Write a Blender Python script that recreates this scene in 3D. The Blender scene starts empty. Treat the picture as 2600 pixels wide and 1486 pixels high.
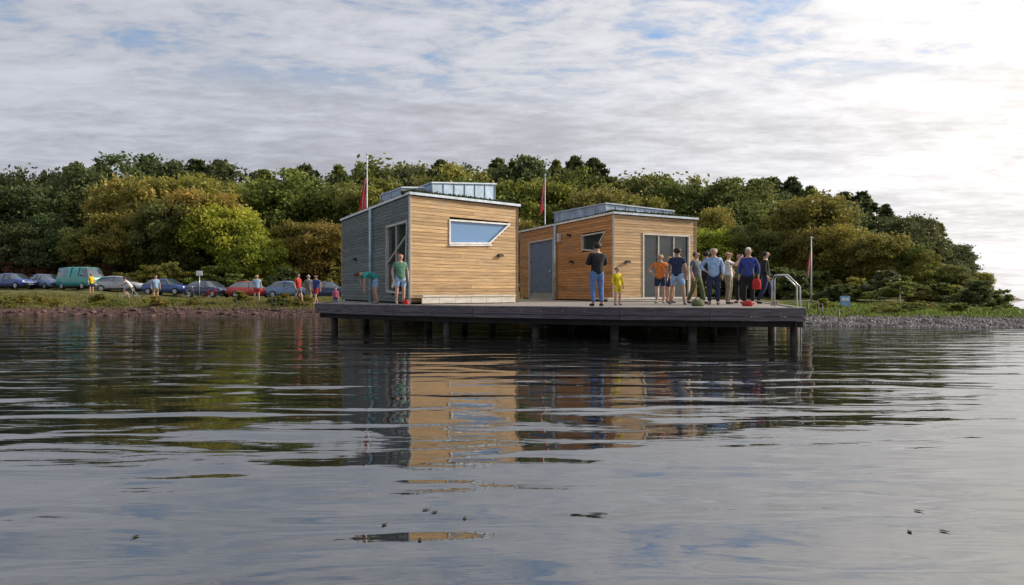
import bpy, bmesh, math, random
import numpy as np
from mathutils import Vector, Matrix
random.seed(7); RNG = np.random.default_rng(11)
R = math.radians
S = bpy.context.scene
COL = S.collection
# ---------------------------------------------------------------- camera
F, CX, HZ, CAMZ = 1900.0, 1300.0, 738.0, 1.3
cd = bpy.data.cameras.new('camera'); cam = bpy.data.objects.new('camera', cd); COL.objects.link(cam); S.camera = cam
cd.sensor_width = 36; cd.lens = 36*F/2600; cd.clip_start = .05; cd.clip_end = 6000
cd.shift_y = (743-HZ)/2600*-1
cam.location = (0, 0, CAMZ); cam.rotation_euler = (R(90), 0, 0)
# ---------------------------------------------------------------- sky
SUN_AZ, SUN_EL = R(74), R(24)          # azimuth to the right of the view direction (+Y)
SD = Vector((math.sin(SUN_AZ)*math.cos(SUN_EL), math.cos(SUN_AZ)*math.cos(SUN_EL), math.sin(SUN_EL)))
W = bpy.data.worlds.new('World'); S.world = W; W.use_nodes = True
nt = W.node_tree; N = nt.nodes; L = nt.links
bg = N['Background']; bg.inputs[1].default_value = .112
def vm(op, a, b=None, **k):
    n = N.new('ShaderNodeVectorMath'); n.operation = op
    for i, v in enumerate((a, b)):
        if v is None: continue
        if hasattr(v, 'links'): L.new(v, n.inputs[i])
        else: n.inputs[i].default_value = v
    if op == 'SCALE':
        s = k['s']
        if hasattr(s, 'links'): L.new(s, n.inputs[3])
        else: n.inputs[3].default_value = s
    return n.outputs[1] if op in ('DOT_PRODUCT', 'LENGTH') else n.outputs[0]
def ma(op, a, b=0., c=0., cl=False, nt_=None):
    n = (nt_ or nt).nodes.new('ShaderNodeMath'); n.operation = op; n.use_clamp = cl
    for i, v in enumerate((a, b, c)):
        if hasattr(v, 'links'): (nt_ or nt).links.new(v, n.inputs[i])
        else: n.inputs[i].default_value = v
    return n.outputs[0]
sky = N.new('ShaderNodeTexSky'); sky.sky_type = 'NISHITA'; sky.sun_disc = False
sky.sun_elevation = SUN_EL; sky.sun_rotation = SUN_AZ
tc = N.new('ShaderNodeTexCoord'); D = tc.outputs['Generated']
sp = N.new('ShaderNodeSeparateXYZ'); L.new(D, sp.inputs[0])
up = ma('MAXIMUM', sp.outputs[2], 0.)
den = ma('ADD', up, .10)
cb = N.new('ShaderNodeCombineXYZ'); L.new(ma('DIVIDE', sp.outputs[0], den), cb.inputs[0]); L.new(ma('DIVIDE', sp.outputs[1], den), cb.inputs[1])
P = cb.outputs[0]
def noise(vec, scale, det, rough, off=(0, 0, 0), dist=0., stretch=(1, 1, 1)):
    mp = N.new('ShaderNodeMapping'); mp.inputs['Location'].default_value = off; mp.inputs['Scale'].default_value = stretch
    mp.inputs['Rotation'].default_value = (0, 0, R(-14)); L.new(vec, mp.inputs[0])
    n = N.new('ShaderNodeTexNoise'); n.inputs['Scale'].default_value = scale; n.inputs['Detail'].default_value = det
    n.inputs['Roughness'].default_value = rough; n.inputs['Distortion'].default_value = dist; L.new(mp.outputs[0], n.inputs[0]); return n.outputs[0]
def rng(v, a, b, c=0., d=1., t=None):
    n = (t or nt).nodes.new('ShaderNodeMapRange'); n.interpolation_type = 'SMOOTHSTEP'; (t or nt).links.new(v, n.inputs[0])
    for i, q in enumerate((a, b, c, d)): n.inputs[i+1].default_value = q
    return n.outputs[0]
n1 = noise(P, .55, 6, .58, (2.3, 7.1, 0), .4, (.8, 1.2, 1))      # broad banks
n2 = noise(P, 2.6, 7, .62, (5.2, 1.7, 0), .7, (.8, 1.5, 1))      # ripples of cloud
n3 = noise(P, 9., 5, .65, (1.2, 3.7, 0), .3, (.8, 1.2, 1))      # small flecks
cover = ma('ADD', ma('MULTIPLY', n1, .50), ma('ADD', ma('MULTIPLY', n2, .30), ma('MULTIPLY', n3, .24)))
mask = rng(cover, .395, .535)
# clouds get thicker towards the horizon
mask = ma('MAXIMUM', mask, rng(up, .335, .23))
sd = vm('DOT_PRODUCT', D, tuple(SD))
glow = ma('POWER', ma('MAXIMUM', ma('MULTIPLY_ADD', sd, .5, .5), 0.), 5.)
lum = ma('MULTIPLY_ADD', rng(cover, .38, .66), 4.6, 7.4)
lum = ma('MULTIPLY', lum, ma('MULTIPLY_ADD', glow, .80, .46))
cc = N.new('ShaderNodeMix'); cc.data_type = 'RGBA'; L.new(glow, cc.inputs[0]); cc.inputs[6].default_value = (.90, .94, 1.06, 1); cc.inputs[7].default_value = (1.12, 1.0, .84, 1)
cloud = vm('SCALE', cc.outputs[2], s=lum)
skyc = vm('MULTIPLY', sky.outputs[0], (1.0, 1.25, 1.5))
mx = N.new('ShaderNodeMix'); mx.data_type = 'RGBA'; L.new(mask, mx.inputs[0]); L.new(skyc, mx.inputs[6]); L.new(cloud, mx.inputs[7])
L.new(mx.outputs[2], bg.inputs[0])
sl = bpy.data.lights.new('sun', 'SUN'); sl.energy = 4.4; sl.angle = R(.6); sl.color = (1, .87, .68)
so = bpy.data.objects.new('sun', sl); COL.objects.link(so); so.rotation_euler = SD.to_track_quat('Z', 'Y').to_euler(); so.location = (30, 10, 40)
S.view_settings.view_transform = 'Standard'; S.view_settings.look = 'None'; S.view_settings.exposure = .12; S.view_settings.gamma = 1
S.cycles.max_bounces = 6; S.cycles.transparent_max_bounces = 6
# ---------------------------------------------------------------- helpers
def at(px, d, py=None, z=None):
    """a real place: distance d ahead, seen at column px"""
    return Vector(((px-CX)/F*d, d, z if z is not None else CAMZ-(py-HZ)/F*d))
def tag(o, label=None, cat=None, group=None, kind=None):
    if label: o['label'] = label
    if cat: o['category'] = cat
    if group: o['group'] = group
    if kind: o['kind'] = kind
    return o
def empty(name, loc=(0, 0, 0), rz=0., label=None, cat=None, group=None):
    o = bpy.data.objects.new(name, None); o.empty_display_size = .2; COL.objects.link(o); o.location = loc; o.rotation_euler.z = rz
    return tag(o, label, cat, group)
def link(name, me, m=None, parent=None):
    o = bpy.data.objects.new(name, me); COL.objects.link(o)
    if m is not None and not me.materials: me.materials.append(m)
    if parent is not None: o.parent = parent
    return o
class B:
    def __init__(s): s.v = []; s.f = []; s.mi = []; s.cur = 0
    def poly(s, pts, faces):
        k = len(s.v); s.v += [tuple(p) for p in pts]; s.f += [tuple(k+i for i in f) for f in faces]; s.mi += [s.cur]*len(faces)
    def hexa(s, p):  # 8 pts: bottom 4 ccw, top 4 ccw
        s.poly(p, [(3, 2, 1, 0), (4, 5, 6, 7), (0, 1, 5, 4), (1, 2, 6, 5), (2, 3, 7, 6), (3, 0, 4, 7)])
    def box(s, x0, x1, y0, y1, z0, z1):
        s.hexa([(x0, y0, z0), (x1, y0, z0), (x1, y1, z0), (x0, y1, z0), (x0, y0, z1), (x1, y0, z1), (x1, y1, z1), (x0, y1, z1)])
    def prism(s, pts, off):  # extrude planar polygon by vector
        n = len(pts); pts = [Vector(p) for p in pts]; off = Vector(off)
        s.poly(pts+[p+off for p in pts], [tuple(range(n))[::-1], tuple(range(n, 2*n))]+[(i, (i+1) % n, (i+1) % n+n, i+n) for i in range(n)])
    def tube(s, pts, r, n=8, r2=None):
        pts = [Vector(p) for p in pts]; m = len(pts); k = len(s.v)
        for i, p in enumerate(pts):
            t = (pts[min(i+1, m-1)]-pts[max(i-1, 0)]).normalized()
            a = t.orthogonal().normalized() if abs(t.z) < .9 else Vector((1, 0, 0)).cross(t).normalized()
            b = t.cross(a); rr = r if r2 is None else r+(r2-r)*i/max(m-1, 1)
            s.v += [tuple(p+(a*math.cos(2*math.pi*j/n)+b*math.sin(2*math.pi*j/n))*rr) for j in range(n)]
        for i in range(m-1):
            for j in range(n):
                s.f.append((k+i*n+j, k+i*n+(j+1) % n, k+(i+1)*n+(j+1) % n, k+(i+1)*n+j)); s.mi.append(s.cur)
        s.f += [tuple(k+j for j in range(n))[::-1], tuple(k+(m-1)*n+j for j in range(n))]; s.mi += [s.cur]*2
    def ring(s, c, axis, r, t, n=20, m=8):
        a = Vector(axis).normalized(); u = a.orthogonal().normalized(); w = a.cross(u); k = len(s.v); c = Vector(c)
        for i in range(n):
            e = u*math.cos(2*math.pi*i/n)+w*math.sin(2*math.pi*i/n)
            for j in range(m):
                q = 2*math.pi*j/m; s.v.append(tuple(c+e*(r+t*math.cos(q))+a*t*math.sin(q)))
        for i in range(n):
            for j in range(m):
                s.f.append((k+i*m+j, k+i*m+(j+1) % m, k+((i+1) % n)*m+(j+1) % m, k+((i+1) % n)*m+j)); s.mi.append(s.cur)
    def ball(s, c, r, n=8, m=6, sc=(1, 1, 1)):
        k = len(s.v)
        for i in range(m+1):
            t = math.pi*i/m
            for j in range(n):
                q = 2*math.pi*j/n
                s.v.append((c[0]+r*sc[0]*math.sin(t)*math.cos(q), c[1]+r*sc[1]*math.sin(t)*math.sin(q), c[2]+r*sc[2]*math.cos(t)))
        for i in range(m):
            for j in range(n):
                s.f.append((k+i*n+j, k+(i+1)*n+j, k+(i+1)*n+(j+1) % n, k+i*n+(j+1) % n)); s.mi.append(s.cur)
    def mesh(s, name, mats=(), smooth=False, bevel=0):
        me = bpy.data.meshes.new(name); me.from_pydata(s.v, [], s.f)
        for m in mats: me.materials.append(m)
        if len(mats) > 1: me.polygons.foreach_set('material_index', s.mi)
        bm = bmesh.new(); bm.from_mesh(me); bmesh.ops.recalc_face_normals(bm, faces=bm.faces)
        if bevel: bmesh.ops.bevel(bm, geom=bm.edges[:], offset=bevel, segments=1, affect='EDGES', clamp_overlap=True)
        bm.to_mesh(me); bm.free()
        if smooth: me.polygons.foreach_set('use_smooth', [True]*len(me.polygons))
        me.update(); return me
    def obj(s, name, m, parent=None, smooth=False, bevel=0):
        return link(name, s.mesh(name, [m] if not isinstance(m, (list, tuple)) else m, smooth, bevel), None, parent)
# ---------------------------------------------------------------- materials
def mat(name, col, rough=.6, var=.15, scale=4., metal=0., stretch=(1, 1, 1), bump=0., rand=0., spec=.4, coat=0., dark=None):
    m = bpy.data.materials.new(name); m.use_nodes = True; t = m.node_tree; p = t.nodes['Principled BSDF']
    p.inputs['Roughness'].default_value = rough; p.inputs['Metallic'].default_value = metal; p.inputs['Specular IOR Level'].default_value = spec
    p.inputs['Coat Weight'].default_value = coat
    c = t.nodes.new('ShaderNodeTexCoord'); mp = t.nodes.new('ShaderNodeMapping'); mp.inputs['Scale'].default_value = stretch
    t.links.new(c.outputs['Object'], mp.inputs[0])
    n = t.nodes.new('ShaderNodeTexNoise'); n.inputs['Scale'].default_value = scale; n.inputs['Detail'].default_value = 5; n.inputs['Roughness'].default_value = .6
    t.links.new(mp.outputs[0], n.inputs[0])
    mix = t.nodes.new('ShaderNodeMix'); mix.data_type = 'RGBA'
    k = 1-var; dk = dark or tuple(x*k*.75 for x in col)
    mix.inputs[6].default_value = (*dk, 1); mix.inputs[7].default_value = (*[min(1, x*(1+var*.6)) for x in col], 1)
    t.links.new(rng(n.outputs[0], .3, .7, t=t), mix.inputs[0]); out = mix.outputs[2]
    if rand:
        oi = t.nodes.new('ShaderNodeObjectInfo'); hs = t.nodes.new('ShaderNodeHueSaturation')
        t.links.new(ma('MULTIPLY_ADD', oi.outputs['Random'], rand, 1-rand/2, nt_=t), hs.inputs['Value']); t.links.new(out, hs.inputs['Color']); out = hs.outputs[0]
    t.links.new(out, p.inputs['Base Color'])
    if bump:
        b = t.nodes.new('ShaderNodeBump'); b.inputs['Distance'].default_value = bump; b.inputs['Strength'].default_value = .8
        t.links.new(n.outputs[0], b.inputs['Height']); t.links.new(b.outputs[0], p.inputs['Normal'])
    return m
def wood(name, col, dark, rand=.42):
    m = mat(name, col, .65, .3, 1., stretch=(1.4, 1.4, 38), bump=.004, rand=rand, dark=dark, spec=.25)
    t = m.node_tree; p = t.nodes['Principled BSDF']; src = p.inputs['Base Color'].links[0].from_socket
    c = t.nodes.new('ShaderNodeTexCoord'); mp = t.nodes.new('ShaderNodeMapping'); mp.inputs['Scale'].default_value = (2.3, 2.3, 7); t.links.new(c.outputs['Object'], mp.inputs[0])
    v = t.nodes.new('ShaderNodeTexVoronoi'); v.inputs['Scale'].default_value = 1.; t.links.new(mp.outputs[0], v.inputs[0])
    st = t.nodes.new('ShaderNodeTexNoise'); st.inputs['Scale'].default_value = .9; st.inputs['Detail'].default_value = 6; st.inputs['Roughness'].default_value = .7; t.links.new(c.outputs['Object'], st.inputs[0])
    ws = t.nodes.new('ShaderNodeMix'); ws.data_type = 'RGBA'; t.links.new(rng(st.outputs[0], .5, .72, 0., .55, t=t), ws.inputs[0]); t.links.new(src, ws.inputs[6]); gy_ = sum(col)/3*.8; ws.inputs[7].default_value = (gy_*1.05, gy_*.98, gy_*.88, 1); src = ws.outputs[2]
    mx = t.nodes.new('ShaderNodeMix'); mx.data_type = 'RGBA'; t.links.new(rng(v.outputs['Distance'], .05, .12, .75, 0., t=t), mx.inputs[0])
    t.links.new(src, mx.inputs[6]); mx.inputs[7].default_value = (*[x*.35 for x in col], 1); t.links.new(mx.outputs[2], p.inputs['Base Color'])
    return m
M = {}
M['larch'] = wood('larch_cladding', (.47, .325, .18), (.32, .20, .10))
M['larch2'] = wood('orange_larch_cladding', (.48, .25, .095), (.31, .145, .05))
M['greywood'] = wood('weathered_cladding', (.155, .175, .165), (.095, .108, .102))
M['core'] = mat('dark_lining', (.02, .018, .016), .9)
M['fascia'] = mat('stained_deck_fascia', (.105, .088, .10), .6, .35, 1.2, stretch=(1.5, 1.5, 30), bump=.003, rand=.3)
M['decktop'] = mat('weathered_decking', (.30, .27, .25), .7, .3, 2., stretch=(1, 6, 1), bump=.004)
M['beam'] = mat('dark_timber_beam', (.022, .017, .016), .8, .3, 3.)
M['pile'] = mat('timber_pile', (.075, .065, .058), .75, .5, 3., stretch=(1, 1, .6), bump=.01)
M['pale'] = mat('pale_planed_timber', (.58, .55, .50), .6, .12, 2., stretch=(1, 1, 20))
M['zinc'] = mat('zinc_sheet', (.34, .45, .60), .38, .12, 2., metal=.25, rand=.12)
M['seam'] = mat('zinc_seam', (.48, .56, .66), .4, .08, metal=.2)
M['white'] = mat('white_paint', (.78, .78, .76), .45, .06)
M['cyan'] = mat('galvanised_pipe', (.46, .62, .68), .4, .1, metal=.2)
M['door'] = mat('blue_grey_door', (.13, .18, .27), .5, .08)
M['black'] = mat('black_metal', (.02, .02, .022), .45, .1)
M['steel'] = mat('stainless_tube', (.55, .56, .57), .3, .05, metal=.7)
M['red'] = mat('red_cloth', (.55, .02, .03), .8, .15)
M['pinkred'] = mat('faded_red_cloth', (.60, .05, .11), .8, .15)
M['wcloth'] = mat('white_cloth', (.75, .74, .72), .8, .08)
M['rubber'] = mat('tyre_rubber', (.018, .018, .018), .8, .1)
M['rim'] = mat('alloy_rim', (.5, .5, .52), .35, .1, metal=.6)
M['plastic'] = mat('dark_plastic', (.03, .03, .033), .6, .1)
M['lamp'] = mat('headlamp_glass', (.75, .77, .8), .15, .05, spec=.8)
M['tail'] = mat('tail_lamp', (.4, .01, .01), .2, .05)
M['sedum'] = mat('sedum_roof', (.035, .055, .022), .9, .5, 8., bump=.03)
M['rock'] = mat('shore_stone', (.16, .145, .145), .8, .45, 3., bump=.05, rand=.5)
M['bark'] = mat('tree_bark', (.07, .052, .038), .9, .4, 5., bump=.03)
M['path'] = mat('gravel_path', (.22, .20, .17), .9, .25, 6., bump=.02)
def glass(name, col=(.03, .04, .045), rough=.03, spec=.5, ior=1.5):
    m = bpy.data.materials.new(name); m.use_nodes = True; p = m.node_tree.nodes['Principled BSDF']
    p.inputs['Base Color'].default_value = (*col, 1); p.inputs['Roughness'].default_value = rough; p.inputs['IOR'].default_value = ior; p.inputs['Specular IOR Level'].default_value = spec
    return m
M['glass'] = glass('window_glass'); M['carglass'] = glass('car_glass', (.04, .06, .08), .04, .9, 1.9)
M['skyglass'] = glass('painted_sky_window', (.13, .25, .46), .12, .6, 1.5)  # reflected sky is painted into this pane as a blue base colour
# foliage: object colour times a per-leaf value
def foliage(name, transl=.4):
    m = bpy.data.materials.new(name); m.use_nodes = True; t = m.node_tree; p = t.nodes['Principled BSDF']; o = t.nodes['Material Output']
    oi = t.nodes.new('ShaderNodeObjectInfo'); a = t.nodes.new('ShaderNodeAttribute'); a.attribute_name = 'leafv'
    hs = t.nodes.new('ShaderNodeHueSaturation'); t.links.new(oi.outputs['Color'], hs.inputs['Color'])
    t.links.new(ma('MULTIPLY_ADD', a.outputs['Fac'], 1.1, .45, nt_=t), hs.inputs['Value'])
    t.links.new(ma('MULTIPLY_ADD', a.outputs['Fac'], -.05, .525, nt_=t), hs.inputs['Hue'])
    p.inputs['Roughness'].default_value = .55; p.inputs['Specular IOR Level'].default_value = .25; t.links.new(hs.outputs[0], p.inputs['Base Color'])
    tr = t.nodes.new('ShaderNodeBsdfTranslucent'); t.links.new(hs.outputs[0], tr.inputs[0])
    mx = t.nodes.new('ShaderNodeMixShader'); mx.inputs[0].default_value = transl
    t.links.new(p.outputs[0], mx.inputs[1]); t.links.new(tr.outputs[0], mx.inputs[2]); t.links.new(mx.outputs[0], o.inputs[0]); return m
M['leaf'] = foliage('leaf')
# ---------------------------------------------------------------- water
def water_mat():
    m = bpy.data.materials.new('lake_water'); m.use_nodes = True; t = m.node_tree; p = t.nodes['Principled BSDF']
    p.inputs['Base Color'].default_value = (.010, .012, .012, 1); p.inputs['Roughness'].default_value = .02
    p.inputs['IOR'].default_value = 3.4; p.inputs['Specular IOR Level'].default_value = .5
    c = t.nodes.new('ShaderNodeTexCoord')
    def nz(sx, sy, sc, det, dist, rot=0., ro=.5):
        mp = t.nodes.new('ShaderNodeMapping'); mp.inputs['Scale'].default_value = (sx, sy, 1); mp.inputs['Rotation'].default_value = (0, 0, rot); t.links.new(c.outputs['Object'], mp.inputs[0])
        n = t.nodes.new('ShaderNodeTexNoise'); n.inputs['Scale'].default_value = sc; n.inputs['Detail'].default_value = det; n.inputs['Roughness'].default_value = ro; n.inputs['Distortion'].default_value = dist
        t.links.new(mp.outputs[0], n.inputs[0]); return n.outputs[0]
    a = nz(.55, 1.5, .75, 1.5, .5, R(6)); b = nz(.5, 1.8, 2.1, 2., .6, R(-9)); d = nz(.45, 1.9, 5., 3., .6, R(12), .6); e = nz(.25, .6, .16, 2, .3, R(20))
    calm = rng(e, .38, .60, .30, 1.25, t=t)
    s1 = ma('MULTIPLY', a, .052, nt_=t); s2 = ma('MULTIPLY', b, .0100, nt_=t); s3 = ma('MULTIPLY', d, .0017, nt_=t)
    h = ma('ADD', s1, ma('MULTIPLY', ma('ADD', s2, s3, nt_=t), calm, nt_=t), nt_=t)
    bp = t.nodes.new('ShaderNodeBump'); bp.inputs['Distance'].default_value = 1.; bp.inputs['Strength'].default_value = 1.
    t.links.new(h, bp.inputs['Height']); t.links.new(bp.outputs[0], p.inputs['Normal']); return m
wme = bpy.data.meshes.new('water'); wme.from_pydata([(-2500, -120, 0), (2500, -120, 0), (2500, 4500, 0), (-2500, 4500, 0)], [], [(0, 1, 2, 3)])
tag(link('water', wme, water_mat()), 'dark rippled lake water mirroring wood and cabins', kind='structure')
# ---------------------------------------------------------------- terrain
SHX = np.array([-400, -60, -30, -14, -8, -4, 2, 8, 12, 16, 22, 40, 400.]); SHY = np.array([80, 44, 40, 38, 37, 34.5, 32, 29.5, 27.6, 26.4, 26.2, 27, 60.])
def sstep(a, b, v): t = np.clip((v-a)/(b-a), 0, 1); return t*t*(3-2*t)
def ground(x, y):
    x = np.asarray(x, float); y = np.asarray(y, float)
    t = y-np.interp(x, SHX, SHY)
    prof = np.interp(t, [-12, -4, 0, 1.2, 3, 6, 12, 25, 60, 200, 600], [-1.6, -.5, 0, .2, .36, .52, .66, .80, 1.4, 2.2, 2.6])
    left = sstep(-26, -42, x)*sstep(4, 26, t)*.55-sstep(-36, -26, x)*sstep(6, 22, t)*.16*(x < 0)
    z = prof+left
    edge = .63*y+1.0-x                                  # the wood ends here, open water beyond
    k = np.where(y < 31, 1., sstep(-4, 4, edge)+(1-sstep(31, 37, y))*(1-sstep(-4, 4, edge)))
    z = z*k-1.2*(1-k)
    z = z+.05*np.sin(x*1.7+y*.6)*np.cos(y*1.1-x*.4)*sstep(.5, 3, t)+.03*np.sin(x*4.1)*np.cos(y*3.7)*sstep(-1, 1, t)
    return z
gx = np.concatenate([np.linspace(-400, -62, 24), np.linspace(-60, 60, 241), np.linspace(62, 400, 24)])
gy = np.concatenate([np.linspace(14, 60, 139), np.linspace(61, 140, 60), np.linspace(145, 700, 30)])
GX, GY = np.meshgrid(gx, gy); GZ = ground(GX, GY); nx, ny = len(gx), len(gy)
idx = np.arange(nx*ny).reshape(ny, nx)
tme = bpy.data.meshes.new('ground'); tme.from_pydata(np.stack([GX, GY, GZ], -1).reshape(-1, 3).tolist(), [], np.stack([idx[:-1, :-1], idx[:-1, 1:], idx[1:, 1:], idx[1:, :-1]], -1).reshape(-1, 4).tolist())
tme.polygons.foreach_set('use_smooth', [True]*len(tme.polygons))
def ground_mat():
    m = mat('ground_soil', (.125, .125, .045), .95, .4, .9, bump=.03, spec=.1); t = m.node_tree; p = t.nodes['Principled BSDF']
    grass = p.inputs['Base Color'].links[0].from_socket
    g = t.nodes.new('ShaderNodeNewGeometry'); s = t.nodes.new('ShaderNodeSeparateXYZ'); t.links.new(g.outputs['Position'], s.inputs[0])
    n = t.nodes.new('ShaderNodeTexNoise'); n.inputs['Scale'].default_value = 9; n.inputs['Detail'].default_value = 6; t.links.new(g.outputs['Position'], n.inputs[0])
    n2 = t.nodes.new('ShaderNodeTexNoise'); n2.inputs['Scale'].default_value = .7; n2.inputs['Detail'].default_value = 3; t.links.new(g.outputs['Position'], n2.inputs[0])
    gr = t.nodes.new('ShaderNodeMix'); gr.data_type = 'RGBA'; t.links.new(rng(n.outputs[0], .35, .65, t=t), gr.inputs[0]); gr.inputs[6].default_value = (.075, .052, .046, 1); gr.inputs[7].default_value = (.30, .25, .225, 1)
    lr = t.nodes.new('ShaderNodeMix'); lr.data_type = 'RGBA'; lr.blend_type = 'MULTIPLY'; t.links.new(rng(s.outputs[0], -2., -8., t=t), lr.inputs[0]); t.links.new(gr.outputs[2], lr.inputs[6]); lr.inputs[7].default_value = (.62, .36, .33, 1)
    wt = t.nodes.new('ShaderNodeMix'); wt.data_type = 'RGBA'; wt.blend_type = 'MULTIPLY'; t.links.new(rng(s.outputs[2], .12, .02, t=t), wt.inputs[0]); t.links.new(lr.outputs[2], wt.inputs[6]); wt.inputs[7].default_value = (.4, .38, .36, 1); gr = wt
    h = ma('ADD', s.outputs[2], ma('MULTIPLY_ADD', n2.outputs[0], .5, -.25, nt_=t), nt_=t)
    mx = t.nodes.new('ShaderNodeMix'); mx.data_type = 'RGBA'; t.links.new(rng(h, .20, .33, t=t), mx.inputs[0]); t.links.new(gr.outputs[2], mx.inputs[6]); t.links.new(grass, mx.inputs[7])
    t.links.new(mx.outputs[2], p.inputs['Base Color']); return m
tag(link('ground', tme, ground_mat()), 'grassy lake shore with a gravel edge', kind='structure')
gz = lambda x, y: float(ground(x, y))
# ---------------------------------------------------------------- foliage meshes
def leaves_mesh(name, pos, size, val, elong=1.6, droop=None):
    n = len(pos)
    a = RNG.normal(size=(n, 3)); a /= np.linalg.norm(a, axis=1)[:, None]
    if droop is not None: a = a*.55+droop; a /= np.linalg.norm(a, axis=1)[:, None]
    b = RNG.normal(size=(n, 3)); b -= (a*b).sum(1)[:, None]*a; b /= np.linalg.norm(b, axis=1)[:, None]
    s = size*RNG.uniform(.6, 1.35, n); u = a*(s*elong*.5)[:, None]; w = b*(s*.5)[:, None]
    v = np.stack([pos-u, pos+w*.9+u*.1, pos+u, pos-w*.9+u*.1], 1).reshape(-1, 3)
    me = bpy.data.meshes.new(name); me.vertices.add(4*n); me.vertices.foreach_set('co', v.ravel())
    me.loops.add(4*n); me.loops.foreach_set('vertex_index', np.arange(4*n)); me.polygons.add(n); me.polygons.foreach_set('loop_start', np.arange(n)*4)
    at_ = me.attributes.new('leafv', 'FLOAT', 'FACE'); at_.data.foreach_set('value', np.clip(val, 0, 1).astype(np.float32))
    me.materials.append(M['leaf']); me.update(calc_edges=True); return me
def broad(name, seed, n_cl=190, per=125, leaf=.0225, r=.36, tall=1.0):
    """crown of unit height (0..1), clumps through an uneven volume"""
    g = np.random.default_rng(seed); lobes = g.normal(size=(7, 3))*[.15, .15, .17]+[0, 0, .56*tall]; lr = g.uniform(.17, .27, 7)
    P_, V_ = [], []
    for i in range(n_cl):
        k = g.integers(7); d = g.normal(size=3); d /= np.linalg.norm(d); rad = lr[k]*g.uniform(.55, 1.05)
        c = lobes[k]+d*rad*[1.05, 1.05, 1.0]
        if c[2] < .12: c[2] = .12+g.uniform(0, .1)
        q = c+g.normal(size=(per, 3))*[.042, .042, .028]
        P_.append(q); V_.append(np.full(per, g.uniform(.28, .8))+g.normal(size=per)*.15)
    p = np.concatenate(P_); p[:, 2] = np.clip(p[:, 2], .05, 1.0+.06*g.random(len(p)))
    return leaves_mesh(name, p, leaf, np.concatenate(V_), 1.5)
def pine(name, seed, tiers=26, leaf=.021):
    g = np.random.default_rng(seed); P_, V_ = [], []
    for i in range(tiers):
        h = .14+.86*(i/(tiers-1)); w = .30*(1-h)**.5*g.uniform(.6, 1.2)+.03
        for j in range(int(9+w*40)):
            az = g.uniform(0, 2*math.pi); rr = w*g.uniform(.55, 1.1); m = int(22+rr*200)
            t = g.uniform(.15, 1, m)
            q = np.stack([np.cos(az)*rr*t, np.sin(az)*rr*t, h+.10*rr*t-.22*rr*t*t+g.normal(size=m)*.006], 1)
            q[:, :2] += g.normal(size=(m, 2))*.018*(1.3-t)[:, None]
            P_.append(q); V_.append(np.full(m, g.uniform(.1, .8))+g.normal(size=m)*.2)
    return leaves_mesh(name, np.concatenate(P_), leaf, np.concatenate(V_), 2.6)
BROAD = [broad(f'broad_crown_{i}', 40+i) for i in range(5)]
PINE = [pine(f'pine_crown_{i}', 80+i) for i in range(4)]
SHRUB = [broad(f'shrub_crown_{i}', 120+i, 70, 60, .05, tall=.85) for i in range(3)]
def trunk_mesh(seed, wide):
    g = random.Random(seed); b = B()
    b.tube([(0, 0, -.04), (.006, 0, .15), (-.004, .005, .35), (0, 0, .62), (.002, 0, .86)], .022*wide, 8, .005)
    for i in range(7):
        a = g.uniform(0, 6.28); z = g.uniform(.28, .62); l = g.uniform(.12, .24)
        b.tube([(0, 0, z), (math.cos(a)*l*.5, math.sin(a)*l*.5, z+l*.45), (math.cos(a)*l, math.sin(a)*l, z+l*.7)], .008*wide, 5, .003)
    return b.mesh('trunk', [M['bark']], True)
TRUNK = [trunk_mesh(i, 1) for i in range(3)]
def tree(name, x, y, h, w, crown, col, label, group, kind='tree'):
    z = gz(x, y)-.1
    t = empty(name, (x, y, z), random.uniform(0, 6.28), label, kind, group)
    c = link('crown', crown, None, t); c.scale = (w, w, h); c.color = (*col, 1)
    k = link('trunk', random.choice(TRUNK), None, t); k.scale = (h*.8, h*.8, h)
    return t
TLX = [-400, 0, 100, 165, 200, 340, 400, 450, 600, 680, 760, 860, 1000, 1100, 1460, 1550, 1650, 1750, 1850, 2000, 2080, 2190, 2320, 2400, 2500, 2570, 2640]
TLY = [440, 440, 430, 404, 400, 400, 418, 412, 416, 440, 440, 420, 410, 402, 403, 436, 446, 470, 450, 456, 465, 490, 540, 592, 676, 738, 770]
def topz(px, d): return CAMZ-(np.interp(px, TLX, TLY)-HZ)/F*d
DK, MG, YG, OL, OR = (.092, .115, .042), (.155, .185, .045), (.33, .36, .05), (.235, .22, .048), (.28, .225, .05)
def jit(c, k=.2): s = random.uniform(1-k, 1+k); return tuple(v*s*random.uniform(.92, 1.08) for v in c)
MARK = [(36, 'bright blue hatchback'), (118, 'first pale blue hatchback'), (205, 'teal van'), (305, 'silver hatchback'), (425, 'mid blue hatchback'), (530, 'parked bicycles'), (640, 'red hatchback'), (742, 'second pale blue hatchback'), (835, 'dark navy hatchback'), (932, 'tall flagpole'),
        (1010, 'grey cabin wall'), (1090, 'smaller zinc roof light'), (1180, 'slant-cut window'), (1290, 'gap between the cabins'), (1384, 'narrow red pennant'), (1440, 'blue-grey door'), (1530, 'cabin corner by the jeans wearer'), (1620, 'wide roof light of the glazed cabin'), (1700, 'glass doors'), (1790, 'group of people'), (1870, 'white-shirted person'), (1944, 'person in black'), (2060, 'pinkish pennant'), (2146, 'sky blue sign'), (2285, 'white marker post'), (2420, 'open end of the wood')]
SEEN = {}
def near(px, d, text):
    # name the landmark the tree stands behind; a second of its kind there is told by standing deeper in the wood
    m = min(MARK, key=lambda q: abs(q[0]-px))[1]; t = f'{text} {"near" if "end of" in m else "behind"} the {m}'; n = SEEN.get(t, 0); SEEN[t] = n+1
    return t if n == 0 else (f'{text} next to its twin behind the {m}' if n == 1 else t)
px = -140
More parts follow.
